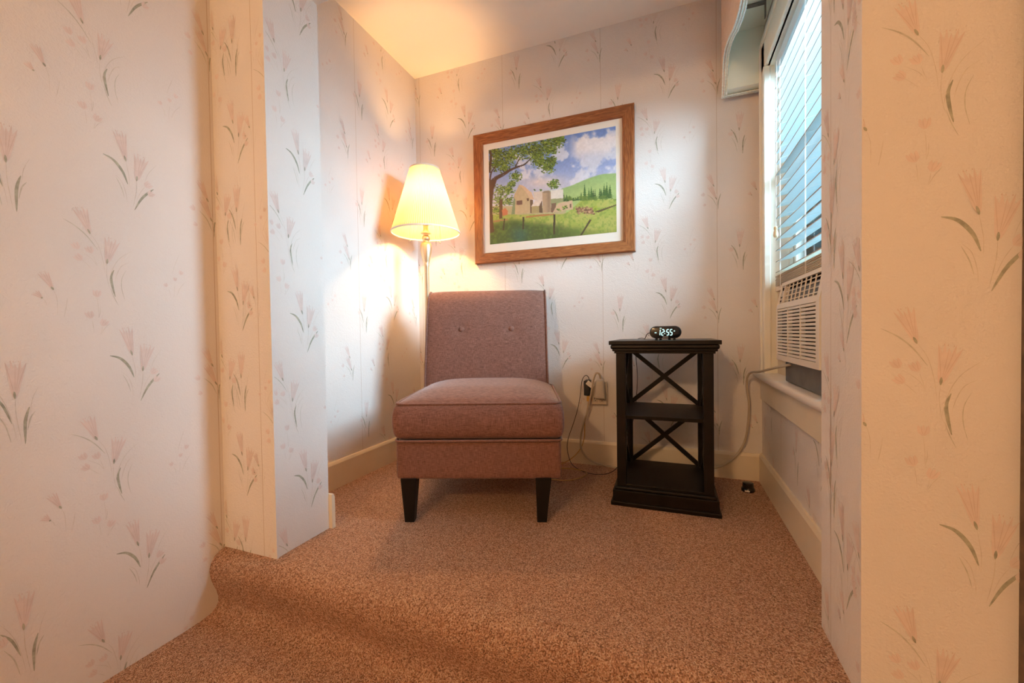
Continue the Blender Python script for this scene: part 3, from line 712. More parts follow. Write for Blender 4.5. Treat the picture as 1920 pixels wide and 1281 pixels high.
# ------------------------------------------------------------------ floor lamp
fl = thing('floor_lamp', (LX, LY, 0), 0, 'lit floor lamp with pleated ivory shade behind the brown chair', 'lamp')
bm = NB(); lathe(bm, [(0.112, 0.0), (0.115, 0.006), (0.110, 0.016), (0.060, 0.022), (0.030, 0.030), (0.016, 0.045)], n=48); obj('base', bm, 'nickel', fl, angle=40)
bm = NB(); lathe(bm, [(0.0125, 0.040), (0.0125, 1.005), (0.0145, 1.010), (0.0145, 1.018), (0.0135, 1.022), (0.017, 1.034), (0.022, 1.055), (0.027, 1.080), (0.029, 1.100), (0.0285, 1.118), (0.024, 1.128), (0.014, 1.133), (0.013, 1.138),
                  (0.018, 1.143), (0.020, 1.152), (0.018, 1.162), (0.012, 1.167), (0.013, 1.171), (0.026, 1.176), (0.024, 1.181), (0.016, 1.187), (0.012, 1.195), (0.012, 1.215)], n=32)
obj('pole', bm, 'nickel', fl, angle=50)
bm = NB(); lathe(bm, [(0.013, 1.215), (0.016, 1.222), (0.016, 1.262), (0.011, 1.268)], n=20); obj('socket', bm, 'nickel', fl, angle=40)
BZ_ = 1.315
bm = NB(); bmesh.ops.create_uvsphere(bm, u_segments=20, v_segments=12, radius=0.028)
for v in bm.verts: v.co.z += BZ_
bulb = obj('bulb', bm, 'bulb', fl, smooth=True)
bulb.visible_shadow = True
SH0, SH1, RB, RT = 1.180, 1.500, 0.172, 0.074
npl = 96
def shade_r(r, z, i): return r + (0.0013 if i % 2 else -0.0013)
bm = NB(); rg = []
prof = [(RB + (RT - RB) * k / 8, SH0 + (SH1 - SH0) * k / 8) for k in range(9)]
lathe(bm, prof, n=npl * 2, cap=False, mod=shade_r)
sh = obj('lamp_shade', bm, 'shade', fl)
for r, z in ((RB, SH0), (RT, SH1)):
    bm = NB()
    lathe(bm, [(r - 0.0022, z - 0.004), (r + 0.0026, z - 0.004), (r + 0.0024, z + 0.004), (r - 0.0022, z + 0.004), (r - 0.0022, z - 0.004)], n=64, cap=False)
    obj('trim_ring', bm, 'shadetrim', sh, angle=40)
bm = NB()
for k in range(3):
    a = 2 * math.pi * k / 3 + 0.4; tube(bm, [(0.006 * math.cos(a), 0.006 * math.sin(a), SH1 - 0.012), (RT * math.cos(a), RT * math.sin(a), SH1 - 0.002)], 0.0013, 6)
tube(bm, [(0.012, 0, 1.25), (0.04, 0, 1.30), (0.042, 0, 1.42), (0.006, 0, SH1 - 0.014)], 0.0013, 6); tube(bm, [(-0.012, 0, 1.25), (-0.04, 0, 1.30), (-0.042, 0, 1.42), (-0.006, 0, SH1 - 0.014)], 0.0013, 6)
lathe(bm, [(0.003, SH1 - 0.014), (0.005, SH1 - 0.006), (0.004, SH1 + 0.004), (0.001, SH1 + 0.012)], n=12)
obj('harp', bm, 'nickel', sh, smooth=True)
for (dx, dy, zb) in ((-0.075, -0.03, 1.150), (0.070, 0.02, 1.136)):
    bm = NB(); tube(bm, [(dx * 0.2, dy * 0.2, 1.245), (dx, dy, 1.235), (dx, dy, zb)], 0.0008, 5)
    lathe(bm, [(0.0012, zb), (0.0034, zb - 0.004), (0.0034, zb - 0.010), (0.001, zb - 0.013)], (dx, dy, 0), 10)
    obj('pull_chain', bm, 'nickel', fl, smooth=True)
pl = lamp('floor_lamp_glow', 'POINT', (0, 0, 0), LAMP_W, (1.0, 0.53, 0.19), shadow_soft_size=0.03)
pl.parent = fl; pl.location = (0, 0, BZ_ + 0.04)
bulb.visible_shadow = False

# ------------------------------------------------------------------ unseen pendant added behind the camera to supply warm light on near walls
cl = thing('added_pendant', (0.75, -3.25, 1.62), 0, 'added warm glass dome pendant, unseen behind the camera', 'lamp')
bm = NB(); lathe(bm, [(0.06, H - 1.62), (0.058, H - 1.64), (0.012, H - 1.65)], n=32); lathe(bm, [(0.007, H - 1.65), (0.007, 0.13)], n=12); obj('stem', bm, 'nickel', cl, angle=40)
bm = NB(); lathe(bm, [(0.02, 0.135), (0.06, 0.125), (0.11, 0.085), (0.13, 0.03), (0.125, 0.0)], n=48, cap=False); obj('dome', bm, 'diffuser', cl, smooth=True)
p2 = lamp('added_pendant_glow', 'POINT', (0, 0, -0.03), ROOM_W, (1.0, 0.61, 0.29), shadow_soft_size=0.10); p2.parent = cl
# ------------------------------------------------------------------ side table
TX0, TX1, TY0, TY1 = 1.172, 1.509, -0.446, -0.112
tb = thing('side_table', ((TX0 + TX1) / 2, (TY0 + TY1) / 2, 0), 0, 'espresso black open side table with crossed braces under the clock', 'table')
tcx, tcy = (TX0 + TX1) / 2, (TY0 + TY1) / 2
def T3(x, y, z): return (x - tcx, y - tcy, z)
def moulding(bm, layers):
    """stack of bevelled rectangles around the table footprint: (overhang, z0, z1, bevel)"""
    for (o, z0, z1, bv) in layers: box(bm, T3(TX0 - o, TY0 - o, z0), T3(TX1 + o, TY1 + o, z1), bv, 3)
bm = NB(); moulding(bm, [(0.024, 0.611, 0.626, 0.002), (0.019, 0.594, 0.6115, 0.007), (0.013, 0.586, 0.596, 0.004), (0.006, 0.578, 0.588, 0.002)]); obj('table_top', bm, 'black', tb)
bm = NB(); moulding(bm, [(0.022, 0.0, 0.016, 0.003), (0.015, 0.014, 0.058, 0.002), (0.009, 0.056, 0.070, 0.005)]); obj('plinth', bm, 'black', tb)
bm = NB(); box(bm, T3(TX0 + 0.004, TY0 + 0.004, 0.068), T3(TX1 - 0.004, TY1 - 0.004, 0.078), 0.001); obj('shelf', bm, 'black', tb)
bm = NB(); box(bm, T3(TX0 + 0.006, TY0 + 0.006, 0.328), T3(TX1 - 0.006, TY1 - 0.006, 0.341), 0.001); obj('shelf', bm, 'black', tb)
PW = 0.034
for x in (TX0, TX1 - PW):
    for y in (TY0, TY1 - PW):
        bm = NB(); box(bm, T3(x, y, 0.069), T3(x + PW, y + PW, 0.580), 0.0015); obj('post', bm, 'black', tb)
def cross(p00, p11, p01, p10, up):
    bm = NB(); bar(bm, p00, p11, 0.018, 0.012, up); bar(bm, p01, p10, 0.018, 0.0115, up); return bm
for (z0, z1) in ((0.345, 0.578), (0.082, 0.326)):
    yb = TY1 - PW / 2
    obj('cross_brace', cross(T3(TX0 + PW - 0.004, yb, z0), T3(TX1 - PW + 0.004, yb, z1), T3(TX0 + PW - 0.004, yb, z1), T3(TX1 - PW + 0.004, yb, z0), (0, 1, 0)), 'black', tb)
    for xs in (TX0 + PW / 2, TX1 - PW / 2):
        obj('cross_brace', cross(T3(xs, TY0 + PW - 0.004, z0), T3(xs, TY1 - PW + 0.004, z1), T3(xs, TY0 + PW - 0.004, z1), T3(xs, TY1 - PW + 0.004, z0), (1, 0, 0)), 'black', tb)

# ------------------------------------------------------------------ alarm clock (front faces the viewer side of the room)
KX, KY, KZ = 1.348, -0.330, 0.626
ck = thing('alarm_clock', (KX, KY, KZ), math.radians(4), 'black pill-shaped digital alarm clock with glowing 12:55 on the side table', 'clock')
def pill(bm, hw, hh, y0, y1, cz, bev=0.0, n=14):
    P = [(hw - hh + hh * math.cos(a), cz + hh * math.sin(a)) for a in [-math.pi / 2 + math.pi * k / n for k in range(n + 1)]]
    P += [(-(hw - hh) + hh * math.cos(a), cz + hh * math.sin(a)) for a in [math.pi / 2 + math.pi * k / n for k in range(n + 1)]]
    def sc(s, y): return [bm.verts.new((x * (1 - s / hw), y, cz + (z - cz) * (1 - s / hh))) for x, z in P]
    R_ = [sc(bev, y0), sc(bev * 0.3, y0 + bev * 0.3), sc(0, y0 + bev), sc(0, y1 - bev), sc(bev, y1)]
    for a, b in zip(R_[:-1], R_[1:]):
        for i in range(len(P)): bm.faces.new((a[i], a[(i + 1) % len(P)], b[(i + 1) % len(P)], b[i]))
    bm.faces.new(R_[0]); bm.faces.new(R_[-1])
HW, HH, CZ = 0.058, 0.0240, 0.0300
bm = NB(); pill(bm, HW, HH, -0.024, 0.026, CZ, 0.005); obj('body', bm, 'blackmatte', ck, angle=40)
bm = NB(); pill(bm, HW - 0.003, HH - 0.003, -0.0252, -0.0235, CZ, 0.0004); fc = obj('face', bm, 'blackplastic', ck, angle=40)
YD = -0.0262
SEG = {'1': 'bc', '2': 'abged', '5': 'afgcd'}
def digit(ch_, x, z, w, h, t):
    bm = NB(); s = 0.0007
    def hs(zc): box(bm, (x + s, YD, zc - t / 2), (x + w - s, YD + 0.0012, zc + t / 2), 0.0003, 1)
    def vs(xc, z0, z1): box(bm, (xc - t / 2, YD, z0 + s), (xc + t / 2, YD + 0.0012, z1 - s), 0.0003, 1)
    for c in SEG[ch_]:
        if c == 'a': hs(z + h)
        if c == 'g': hs(z + h / 2)
        if c == 'd': hs(z)
        if c == 'f': vs(x, z + h / 2, z + h)
        if c == 'b': vs(x + w, z + h / 2, z + h)
        if c == 'e': vs(x, z, z + h / 2)
        if c == 'c': vs(x + w, z, z + h / 2)
    # slight slant of the numerals
    for v in bm.verts: v.co.x += (v.co.z - z) * 0.08
    return bm
dz = CZ - 0.0115; dh = 0.022; dw = 0.0075; tt = 0.0026
for c_, x in (('1', -0.0285), ('2', -0.0150), ('5', 0.0030), ('5', 0.0155)):
    obj('digit', digit(c_, x, dz, dw, dh, tt), 'led', fc)
bm = NB()
for z in (dz + 0.006, dz + 0.015): box(bm, (-0.0045 , YD, z - 0.0013), (-0.0018, YD + 0.0012, z + 0.0013))
obj('colon', bm, 'led', fc)
bm = NB(); box(bm, (-0.040, YD, dz + 0.0085), (-0.033, YD + 0.0012, dz + 0.0108)); obj('indicator', bm, 'led', fc)
bm = NB(); box(bm, (-0.021, YD, dz + 0.0262), (-0.0145, YD + 0.0012, dz + 0.0280)) ; obj('indicator', bm, 'led', fc)
bm = NB(); box(bm, (0.0290, YD, dz + 0.0135), (0.0340, YD + 0.0012, dz + 0.0180), 0.001); obj('indicator', bm, 'leddim', fc)
bm = NB(); box(bm, (-0.011, YD, CZ - 0.0195), (0.009, YD + 0.0012, CZ - 0.0175)); obj('maker_mark', bm, 'whitelabel', fc)
for s in (-0.033, 0.033):
    bm = NB(); lathe(bm, [(0.0055, 0.0), (0.005, 0.003), (0.004, 0.009)], (s, -0.006, 0), 14); lathe(bm, [(0.0055, 0.0), (0.005, 0.003), (0.004, 0.009)], (s * 0.5, 0.012, 0), 14); obj('foot', bm, 'blackmatte', ck, smooth=True)

# ------------------------------------------------------------------ framed picture
PX0, PX1, PZ0, PZ1 = 0.377, 1.217, 1.040, 1.736
pcx, pcz = (PX0 + PX1) / 2, (PZ0 + PZ1) / 2
fr = thing('framed_picture', (pcx, 0, pcz), 0, 'oak framed watercolour of a farm hanging on the back wall', 'picture')
fw = 0.057; hx, hz = (PX1 - PX0) / 2, (PZ1 - PZ0) / 2
# frame cross section: (inset from outer edge, depth y)
sec = [(0.0, -0.001), (0.0, -0.020), (0.004, -0.024), (fw - 0.012, -0.0235), (fw - 0.008, -0.021), (fw - 0.004, -0.021), (fw, -0.014), (fw, -0.001)]
def side(a, b, mat_name, nm):
    bm = NB(); P0 = []; P1 = []
    for (i, y) in sec:
        P0.append(bm.verts.new((a[0] * (hx - i), y, a[1] * (hz - i)))); P1.append(bm.verts.new((b[0] * (hx - i), y, b[1] * (hz - i))))
    n = len(sec)
    for i in range(n): bm.faces.new((P0[i], P0[(i + 1) % n], P1[(i + 1) % n], P1[i]))
    bm.faces.new(P0); bm.faces.new(P1); obj(nm, bm, mat_name, fr)
side((-1, -1), (1, -1), 'oak', 'frame_rail'); side((1, 1), (-1, 1), 'oak', 'frame_rail')
side((1, -1), (1, 1), 'oak_v', 'frame_rail'); side((-1, 1), (-1, -1), 'oak_v', 'frame_rail')
bm = NB(); box(bm, (-hx + fw - 0.003, -0.012, -hz + fw - 0.003), (hx - fw + 0.003, -0.006, hz - fw + 0.003)); obj('mat_board', bm, 'mat', fr)

def painting():
    NX, NZ = 330, 248; rs = np.random.RandomState(7)
    s, t = np.meshgrid((np.arange(NX) + 0.5) / NX, (np.arange(NZ) + 0.5) / NZ)
    Xc = 185 + 918 * s; yt = 395 - 155 * s; yb = 1080 - 80 * s; Yc = yt + (yb - yt) * t
    def tot(x, y):
        s_ = (x - 185) / 918; return s_, (y - (395 - 155 * s_)) / ((1080 - 80 * s_) - (395 - 155 * s_))
    def noise(sc, seed, oct=4):
        r = np.random.RandomState(seed); out = np.zeros_like(s); amp = 1; tot_ = 0
        for o in range(oct):
            g = r.rand(int(sc * 2 ** o) + 3, int(sc * 1.35 * 2 ** o) + 3)
            yy = t * (g.shape[0] - 2); xx = s * (g.shape[1] - 2); iy = yy.astype(int); ix = xx.astype(int); fy = yy - iy; fx = xx - ix
            fy = fy * fy * (3 - 2 * fy); fx = fx * fx * (3 - 2 * fx)
            out += amp * ((g[iy, ix] * (1 - fx) + g[iy, ix + 1] * fx) * (1 - fy) + (g[iy + 1, ix] * (1 - fx) + g[iy + 1, ix + 1] * fx) * fy); tot_ += amp; amp *= 0.55
        return out / tot_
    C = np.zeros((NZ, NX, 3))
    def mixc(mask, col): C[:] = C * (1 - mask[..., None]) + np.array(col) * mask[..., None]
    ss = lambda a, b, x: np.clip((x - a) / (b - a), 0, 1) ** 2 * (3 - 2 * np.clip((x - a) / (b - a), 0, 1))
    def poly(pts):
        inside = np.zeros_like(Xc, bool); n = len(pts)
        for i in range(n):
            x0, y0 = pts[i]; x1, y1 = pts[(i + 1) % n]
            if y0 == y1: continue
            c = ((y0 > Yc) != (y1 > Yc)) & (Xc < (x1 - x0) * (Yc - y0) / (y1 - y0) + x0); inside ^= c
        return inside.astype(float)
    n1 = noise(5, 1); n2 = noise(14, 2); n3 = noise(45, 3, 3)
    # sky
    C[:] = np.array([0.36, 0.50, 0.80]); mixc(ss(0.0, 0.5, t), (0.55, 0.63, 0.83)); mixc(ss(0.3, 0.62, t) * 0.75, (0.80, 0.76, 0.78))
    cl_ = ss(0.50, 0.62, n1 * 0.6 + n2 * 0.4 + 0.22 * np.exp(-((Xc - 930) / 150) ** 2 - ((Yc - 390) / 75) ** 2)); mixc(cl_ * 0.8, (0.86, 0.86, 0.90))
    cl2 = np.clip(1.4 * np.exp(-((Xc - 950) / 135) ** 4 - ((Yc - 385 + (n2 - .5) * 120) / 72) ** 4), 0, 1); mixc(cl2, (0.90, 0.88, 0.90)); mixc(cl2 * ss(385, 470, Yc) * 0.5, (0.66, 0.70, 0.84))
    cl3 = np.clip(1.3 * np.exp(-((Xc - 1085) / 50) ** 4 - ((Yc - 350) / 45) ** 4), 0, 1); mixc(cl3, (0.90, 0.88, 0.90))
    cl4 = np.exp(-((Xc - 600) / 140) ** 2 - ((Yc - 630) / 45) ** 2); mixc(cl4 * 0.8, (0.88, 0.80, 0.76))
    # hill and fields
    hy = 690 - 112 * ss(660, 1060, Xc) + 6 * (n2 - 0.5); mixc(ss(-4, 4, Yc - hy) * ss(560, 720, Xc), (0.52, 0.66, 0.40)); mixc(ss(0, 90, Yc - hy) * ss(600, 760, Xc) * 0.5, (0.66, 0.74, 0.42))
    fld = ss(-5, 5, Yc - (862 - 100 * ss(740, 900, Xc) + 10 * (n2 - 0.5)))
    mixc(ss(-4, 4, Yc - (800 + 0 * Xc)) * (Xc < 760), (0.66, 0.62, 0.46)); mixc(fld, (0.56, 0.62, 0.24)); mixc(fld * ss(0.42, 0.6, n2) * 0.5, (0.70, 0.68, 0.36)); mixc(fld * ss(0.45, 0.7, n3) * 0.5, (0.32, 0.46, 0.14))
    dk = ss(0, 60, Yc - (905 + 50 * (n1 - 0.5) + 60 * ss(500, 1100, Xc) - 40 * np.exp(-((Xc - 330) / 110) ** 2))) * (1 - 0.75 * ss(700, 1000, Xc)); mixc(dk * 0.85, (0.13, 0.24, 0.09)); mixc(dk * ss(0.5, 0.62, n3) * 0.5, (0.30, 0.44, 0.14))
    mixc(dk * np.exp(-((Xc - 420) / 70) ** 2 - ((Yc - 1010) / 60) ** 2) * 0.8, (0.12, 0.30, 0.28))
    # conifers behind the field
    for i in range(34):
        x = rs.uniform(745, 1070); top = 640 + 40 * abs(math.sin(x * 0.02 + 1)) + rs.uniform(-15, 35) + (55 if x < 880 else 0); base = 772 - 0.05 * (x - 745)
        w = rs.uniform(11, 20); g = rs.uniform(0, 1)
        tri = (np.abs(Xc - x) < w * (Yc - top) / (base - top) * (0.75 + 0.35 * np.sin(Yc * 0.5 + i))) & (Yc > top) & (Yc < base)
        mixc(tri.astype(float) * 0.9, (0.07 + 0.10 * g, 0.19 + 0.16 * g, 0.09 + 0.03 * g))
    mixc(((Xc > 745) & (Yc > 735) & (Yc < 770 - 0.0 * Xc)).astype(float) * ss(0.4, 0.6, n3) * 0.8, (0.30, 0.42, 0.14))
    def blobs(cs, n, r0, r1, pal, al=0.85):
        for i in range(n):
            cx_, cy_, R = cs[rs.randint(len(cs))]; a = rs.uniform(0, 6.28); q = R * min(1.25, 0.62 * abs(rs.randn()) + 0.25 * rs.rand()); bx_, by_ = cx_ + q * math.cos(a), cy_ + q * 0.8 * math.sin(a)
            rr = rs.uniform(r0, r1); c = np.array(pal[rs.randint(len(pal))]) * rs.uniform(0.8, 1.15)
            s0, t0 = tot(bx_, by_); i0 = int(s0 * NX); j0 = int(t0 * NZ); d = int(rr / 2.6) + 2
            if i0 + d < 0 or j0 + d < 0 or i0 - d >= NX or j0 - d >= NZ: continue
            sl = (slice(max(0, j0 - d), max(0, j0 + d)), slice(max(0, i0 - d), max(0, i0 + d)))
            m_ = (((Xc[sl] - bx_) / rr) ** 2 + ((Yc[sl] - by_) / (rr * 0.7)) ** 2 < 1).astype(float) * al
            C[sl] = C[sl] * (1 - m_[..., None]) + c * m_[..., None]
    G1 = [(0.20, 0.32, 0.08), (0.30, 0.44, 0.12), (0.42, 0.54, 0.18), (0.54, 0.62, 0.26), (0.14, 0.22, 0.07)]
    # middle tree, farm
    blobs([(275, 690, 50), (265, 760, 45), (340, 680, 40), (340, 760, 42), (245, 830, 30), (365, 640, 22)], 700, 4, 8, G1, 0.8)
    mixc(poly([(268, 750), (292, 750), (288, 890), (262, 893)]), (0.30, 0.20, 0.13))
    mixc(poly([(285, 830), (310, 812), (332, 835), (328, 865), (290, 872)]), (0.70, 0.40, 0.25))
    cream = (0.72, 0.62, 0.46)
    mixc(poly([(358, 862), (385, 715), (422, 648), (470, 690), (505, 752), (503, 852)]), cream)
    mixc(poly([(358, 862), (378, 745), (392, 750), (385, 858)]), (0.45, 0.52, 0.36))
    mixc(poly([(422, 645), (455, 655), (515, 705), (534, 757), (503, 752), (468, 694)]), (0.80, 0.66, 0.52))
    mixc(poly([(398, 763), (445, 758), (445, 790), (400, 793)]), (0.40, 0.27, 0.22)); mixc(poly([(478, 745), (493, 743), (493, 765), (479, 767)]), (0.33, 0.22, 0.16))
    mixc(poly([(503, 755), (525, 757), (520, 855), (503, 852)]), (0.38, 0.28, 0.20))
    mixc(poly([(525, 700), (600, 695), (600, 770), (535, 757)]), (0.80, 0.74, 0.68)); mixc(poly([(510, 805), (540, 762), (592, 760), (570, 800)]), (0.84, 0.78, 0.72)); mixc(poly([(512, 805), (570, 800), (570, 850), (512, 855)]), (0.62, 0.55, 0.36)); mixc(poly([(570, 800), (590, 762), (594, 852), (570, 850)]), (0.32, 0.24, 0.18))
    mixc(poly([(655, 690), (745, 683), (745, 748), (655, 752)]), (0.85, 0.82, 0.78)); mixc(poly([(655, 752), (745, 748), (745, 775), (655, 790)]), (0.52, 0.55, 0.38))
    sil = poly([(594, 702), (656, 700), (655, 848), (596, 850)]); mixc(sil, (0.66, 0.55, 0.43)); mixc(sil * np.clip(1 - np.abs(Xc - 640) / 22, 0, 1) * 0.5, (0.42, 0.34, 0.27)); mixc(poly([(594, 704), (610, 694), (640, 692), (656, 702), (640, 708), (610, 709)]), (0.52, 0.43, 0.34))
    mixc(poly([(655, 850), (658, 785), (695, 780), (690, 815), (668, 850)]), (0.42, 0.30, 0.23)); mixc(poly([(668, 850), (705, 785), (748, 775), (808, 765), (812, 830), (745, 838)]), (0.74, 0.62, 0.50)); mixc(poly([(788, 792), (800, 790), (800, 815), (789, 816)]), (0.36, 0.25, 0.2))
    blobs([(678, 645, 36)], 110, 5, 9, G1); blobs([(750, 815, 16), (712, 830, 12)], 40, 4, 8, G1); blobs([(540, 688, 6), (585, 687, 7)], 14, 4, 7, G1[:2])
    blobs([(850, 832, 28), (900, 835, 34), (930, 850, 24)], 130, 5, 10, [(0.50, 0.34, 0.25), (0.36, 0.22, 0.16), (0.70, 0.55, 0.42)]); blobs([(965, 832, 20)], 30, 5, 9, [(0.55, 0.60, 0.15), (0.42, 0.52, 0.14)])
    mixc(poly([(470, 874), (600, 862), (680, 860), (680, 868), (560, 878), (470, 886)]), (0.62, 0.40, 0.22)); mixc(poly([(215, 905), (330, 893), (330, 902), (215, 916)]), (0.60, 0.42, 0.27))
    mixc(poly([(955, 850), (1103, 800), (1103, 808), (985, 856)]), (0.26, 0.22, 0.12))
    # big tree on the left
    tr = (0.22, 0.145, 0.10)
    mixc(poly([(180, 600), (212, 640), (250, 612), (222, 680), (210, 780), (212, 900), (222, 985), (180, 1000)]), tr)
    def branch(pts, w0, w1):
        P = spline([(x, y, 0) for x, y in pts], 6); n = len(P)
        for i in range(n - 1):
            a, b = P[i], P[i + 1]; w = w0 + (w1 - w0) * i / n; d = (b - a).normalized(); nn = Vector((-d.y, d.x, 0)) * w
            mixc(poly([(a + nn)[:2], (b + nn)[:2], (b - nn)[:2], (a - nn)[:2]]), tr)
    pal = [(0.17, 0.28, 0.06), (0.26, 0.38, 0.10), (0.36, 0.48, 0.13), (0.50, 0.58, 0.22), (0.12, 0.18, 0.06), (0.32, 0.45, 0.10)]
    crown = [(270, 430, 75), (360, 430, 80), (450, 400, 70), (540, 380, 70), (630, 360, 65), (700, 345, 45), (730, 322, 28), (580, 480, 55), (635, 520, 48), (665, 480, 35), (245, 500, 50), (310, 520, 45), (395, 585, 38), (230, 400, 40), (560, 440, 50), (660, 400, 50)]
    blobs(crown, 3600, 3.5, 8, pal, 0.85)
    branch([(195, 640), (240, 600), (300, 572), (345, 545)], 17, 9); branch([(345, 545), (400, 522), (465, 500), (515, 455)], 9, 3); branch([(395, 520), (412, 485), (428, 455)], 5, 2); branch([(190, 640), (205, 560), (245, 510)], 7, 3); branch([(195, 400), (205, 440), (190, 560)], 9, 10)
    blobs([(300, 470, 50), (470, 400, 60), (560, 430, 60), (360, 450, 50)], 300, 3.5, 8, pal, 0.85)
    # posts
    for q in ([(300, 890), (310, 890), (298, 975), (288, 975)], [(443, 882), (457, 880), (455, 968), (442, 970)], [(672, 864), (687, 862), (682, 1008), (668, 1012)], [(924, 905), (937, 908), (870, 1018), (857, 1018)]): mixc(poly(q), (0.17, 0.145, 0.10))
    C *= (0.94 + 0.12 * n3[..., None]); C = np.clip(C, 0, 1)
    # colours as painted (display values) to linear
    C = C * 0.86 + np.array([0.80, 0.79, 0.74]) * 0.14
    lin = np.where(C < 0.04045, C / 12.92, ((C + 0.055) / 1.055) ** 2.4)
    w2, h2 = 0.333, 0.2525
    xs = np.linspace(-w2, w2, NX); zs_ = np.linspace(h2, -h2, NZ)
    XX, ZZ = np.meshgrid(xs, zs_); co = np.stack([XX, np.full_like(XX, -0.0126), ZZ], -1).reshape(-1, 3)
    idx = np.arange(NX * NZ).reshape(NZ, NX)
    F = np.stack([idx[:-1, :-1], idx[1:, :-1], idx[1:, 1:], idx[:-1, 1:]], -1).reshape(-1, 4)
    me = bpy.data.meshes.new('painting'); me.from_pydata(co.tolist(), [], F.tolist())
    ca = me.color_attributes.new('paint', 'FLOAT_COLOR', 'POINT')
    ca.data.foreach_set('color', np.concatenate([lin.reshape(-1, 3), np.ones((NX * NZ, 1))], 1).astype(np.float32).ravel())
    mt, tt_, b = nt('watercolour'); at_ = node(tt_, 'ShaderNodeVertexColor'); at_.layer_name = 'paint'; tt_.links.new(at_.outputs['Color'], b.inputs['Base Color'])
    b.inputs['Roughness'].default_value = 0.45; me.materials.append(mt)
    o = bpy.data.objects.new('painting', me); COL.objects.link(o); o.parent = fr
    return o
painting().location = (0, 0, -0.001 + (1.3945 - pcz) )

# ------------------------------------------------------------------ wall adapter and cables
oa = thing('outlet_adapter', (1.040, 0, 0.36), 0, 'cream multi-socket outlet adapter on the wall left of the black table', 'outlet')
bm = NB(); box(bm, (-0.040, -0.028, -0.056), (0.038, 0.0, 0.060), 0.006, 3); obj('housing', bm, 'whiteplastic', oa, angle=40)
for xx in (-0.018, 0.014):
    bm = NB(); box(bm, (xx - 0.0125, -0.0292, -0.044), (xx + 0.0125, -0.0275, -0.018), 0.0008)
    fcx = obj('receptacle', bm, 'greyplug', oa)
    bm = NB()
    for dx in (-0.005, 0.005): box(bm, (xx + dx - 0.001, -0.0296, -0.029), (xx + dx + 0.001, -0.029, -0.021))
    lathe(bm, [(0.0022, 0), (0.0022, 0.0006)], (0, 0, 0), 10)
    for v in list(bm.verts)[-20:]: v.co = Vector((xx + v.co.x, -0.0290 - v.co.z, -0.036 + v.co.y))
    obj('slot', bm, 'acdark', fcx)

pc2 = props(bpy.data.objects.new('power_cord', None), 'beige power cable running from the air conditioner behind the table to the outlet', 'cable'); COL.objects.link(pc2); pc2.location = (1.69, -0.03, 0.0)
def rel(o, pts): return [Vector(p_) - o.location for p_ in pts]
path = [(1.721, -0.53, 0.549), (1.702, -0.44, 0.532), (1.690, -0.33, 0.512), (1.686, -0.21, 0.495), (1.680, -0.12, 0.485), (1.672, -0.075, 0.462), (1.672, -0.055, 0.41), (1.682, -0.042, 0.33), (1.672, -0.036, 0.20), (1.645, -0.034, 0.13), (1.600, -0.034, 0.075), (1.545, -0.036, 0.047),
        (1.44, -0.05, 0.020), (1.30, -0.06, 0.008), (1.17, -0.055, 0.008), (1.08, -0.04, 0.010), (1.00, -0.036, 0.026), (0.955, -0.036, 0.07), (0.948, -0.036, 0.13), (0.965, -0.04, 0.21), (0.990, -0.05, 0.29), (1.008, -0.060, 0.37), (1.020, -0.068, 0.43), (1.033, -0.068, 0.462), (1.047, -0.062, 0.458), (1.052, -0.05, 0.435)]
bm = NB(); tube(bm, rel(pc2, spline(path, 6)), 0.0046, 8); obj('cable', bm, 'beigecord', pc2, smooth=True)
bm = NB(); o_ = pc2.location
vv_ = box(bm, Vector((1.022, -0.066, 0.338)) - o_, Vector((1.074, -0.029, 0.430)) - o_, 0.008, 3)
for v in vv_:
    k = (v.co.z - 0.338) / 0.092; cxm = 1.048 - o_.x; v.co.x = cxm + (v.co.x - cxm) * (1.0 - 0.32 * max(0, k) ** 2)
obj('plug', bm, 'greyplug', pc2, angle=40)

cb = props(bpy.data.objects.new('clock_cord', None), 'thin black cable hanging from a black charger beside the outlet adapter', 'cable'); COL.objects.link(cb); cb.location = (0.99, -0.03, 0.0)
path = [(0.992, -0.030, 0.424), (0.990, -0.036, 0.440), (0.976, -0.038, 0.448), (0.958, -0.036, 0.42), (0.948, -0.034, 0.345), (0.932, -0.034, 0.27), (0.910, -0.034, 0.20), (0.884, -0.034, 0.125), (0.880, -0.036, 0.07), (0.905, -0.07, 0.02), (0.945, -0.11, 0.006), (1.00, -0.150, 0.005), (1.05, -0.158, 0.005), (1.10, -0.12, 0.005), (1.135, -0.07, 0.03),
        (1.165, -0.055, 0.12), (1.205, -0.050, 0.26), (1.216, -0.048, 0.35), (1.222, -0.05, 0.45), (1.216, -0.05, 0.56), (1.225, -0.066, 0.620), (1.245, -0.12, 0.6305), (1.262, -0.20, 0.629), (1.268, -0.255, 0.630), (1.280, -0.300, 0.650), (1.300, -0.316, 0.656)]
bm = NB(); tube(bm, rel(cb, spline(path, 6)), 0.0016, 6); obj('cable', bm, 'blackcord', cb, smooth=True)
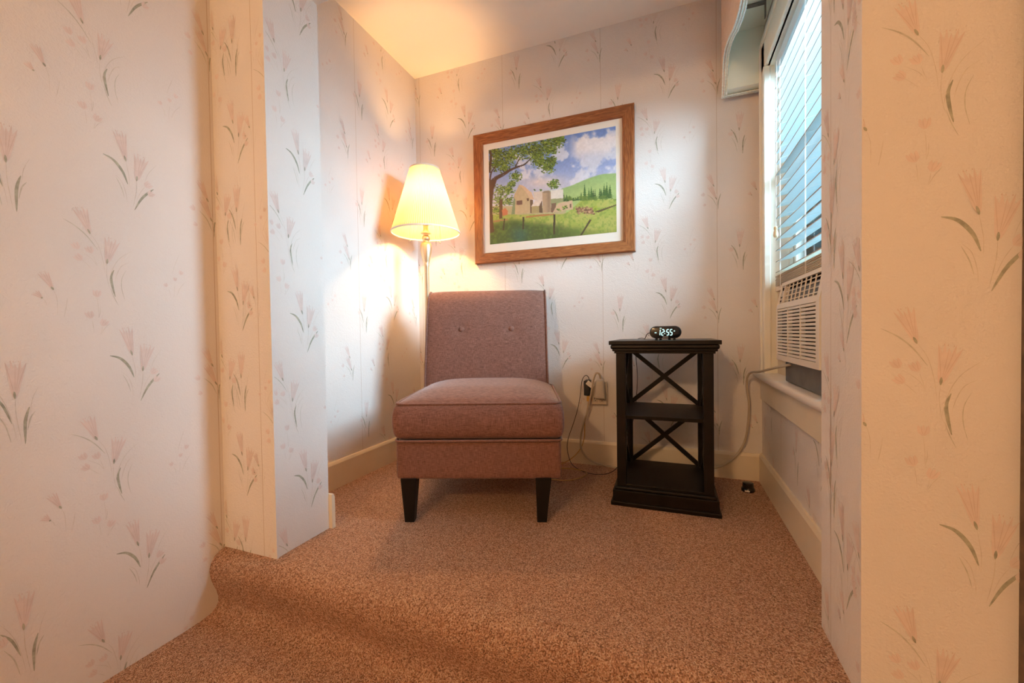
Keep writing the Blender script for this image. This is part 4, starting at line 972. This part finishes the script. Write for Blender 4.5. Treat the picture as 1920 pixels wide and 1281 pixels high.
bm = NB(); box(bm, Vector((0.972, -0.062, 0.352)) - cb.location, Vector((0.998, -0.001, 0.424)) - cb.location, 0.003, 2); cg = obj('charger', bm, 'blackmatte', cb, angle=40)
bm = NB(); box(bm, Vector((0.984, -0.0655, 0.396)) - cb.location, Vector((1.022, -0.0635, 0.418)) - cb.location, 0.0, rot=Matrix.Rotation(math.radians(38), 3, 'Y')); obj('tag', bm, 'whitelabel', cb)

gc = props(bpy.data.objects.new('lamp_cord', None), 'golden cable of the lamp running from a yellow plug to a loop on the carpet', 'cable'); COL.objects.link(gc); gc.location = (0.98, -0.03, 0.0)
path = [(0.992, -0.040, 0.335), (0.984, -0.036, 0.29), (0.970, -0.034, 0.22), (0.966, -0.034, 0.14), (0.945, -0.034, 0.08), (0.90, -0.045, 0.03), (0.85, -0.065, 0.006), (0.79, -0.075, 0.005), (0.735, -0.11, 0.005), (0.745, -0.20, 0.005), (0.79, -0.215, 0.005), (0.835, -0.17, 0.005), (0.87, -0.128, 0.005), (0.94, -0.118, 0.005), (1.0, -0.155, 0.005), (0.985, -0.225, 0.005), (0.93, -0.280, 0.005), (0.85, -0.285, 0.005),
        (0.74, -0.27, 0.005), (0.60, -0.20, 0.005), (0.45, -0.12, 0.005), (0.36, -0.15, 0.005), (0.325, -0.20, 0.007)]
bm = NB(); tube(bm, rel(gc, spline(path, 6)), 0.0024, 6); obj('cable', bm, 'goldcord', gc, smooth=True)
bm = NB(); box(bm, Vector((0.983, -0.052, 0.322)) - gc.location, Vector((0.999, -0.001, 0.349)) - gc.location, 0.003, 2); obj('plug', bm, 'yellowplug', gc, angle=40)

# small dark object on the carpet by the right corner
sp = thing('cable_cap', (1.660, -0.150, 0), math.radians(-15), 'small black plastic cap lying on the carpet in the right corner', 'cap')
bm = NB(); lathe(bm, [(0.024, 0.0), (0.026, 0.006), (0.024, 0.013), (0.021, 0.016), (0.020, 0.034), (0.016, 0.036)], n=24); obj('cap_body', bm, 'blackplastic', sp, angle=40)
bm = NB(); box(bm, (-0.009, -0.0270, 0.004), (0.009, -0.0245, 0.009), 0.0006); obj('label_strip', bm, 'whitelabel', sp)
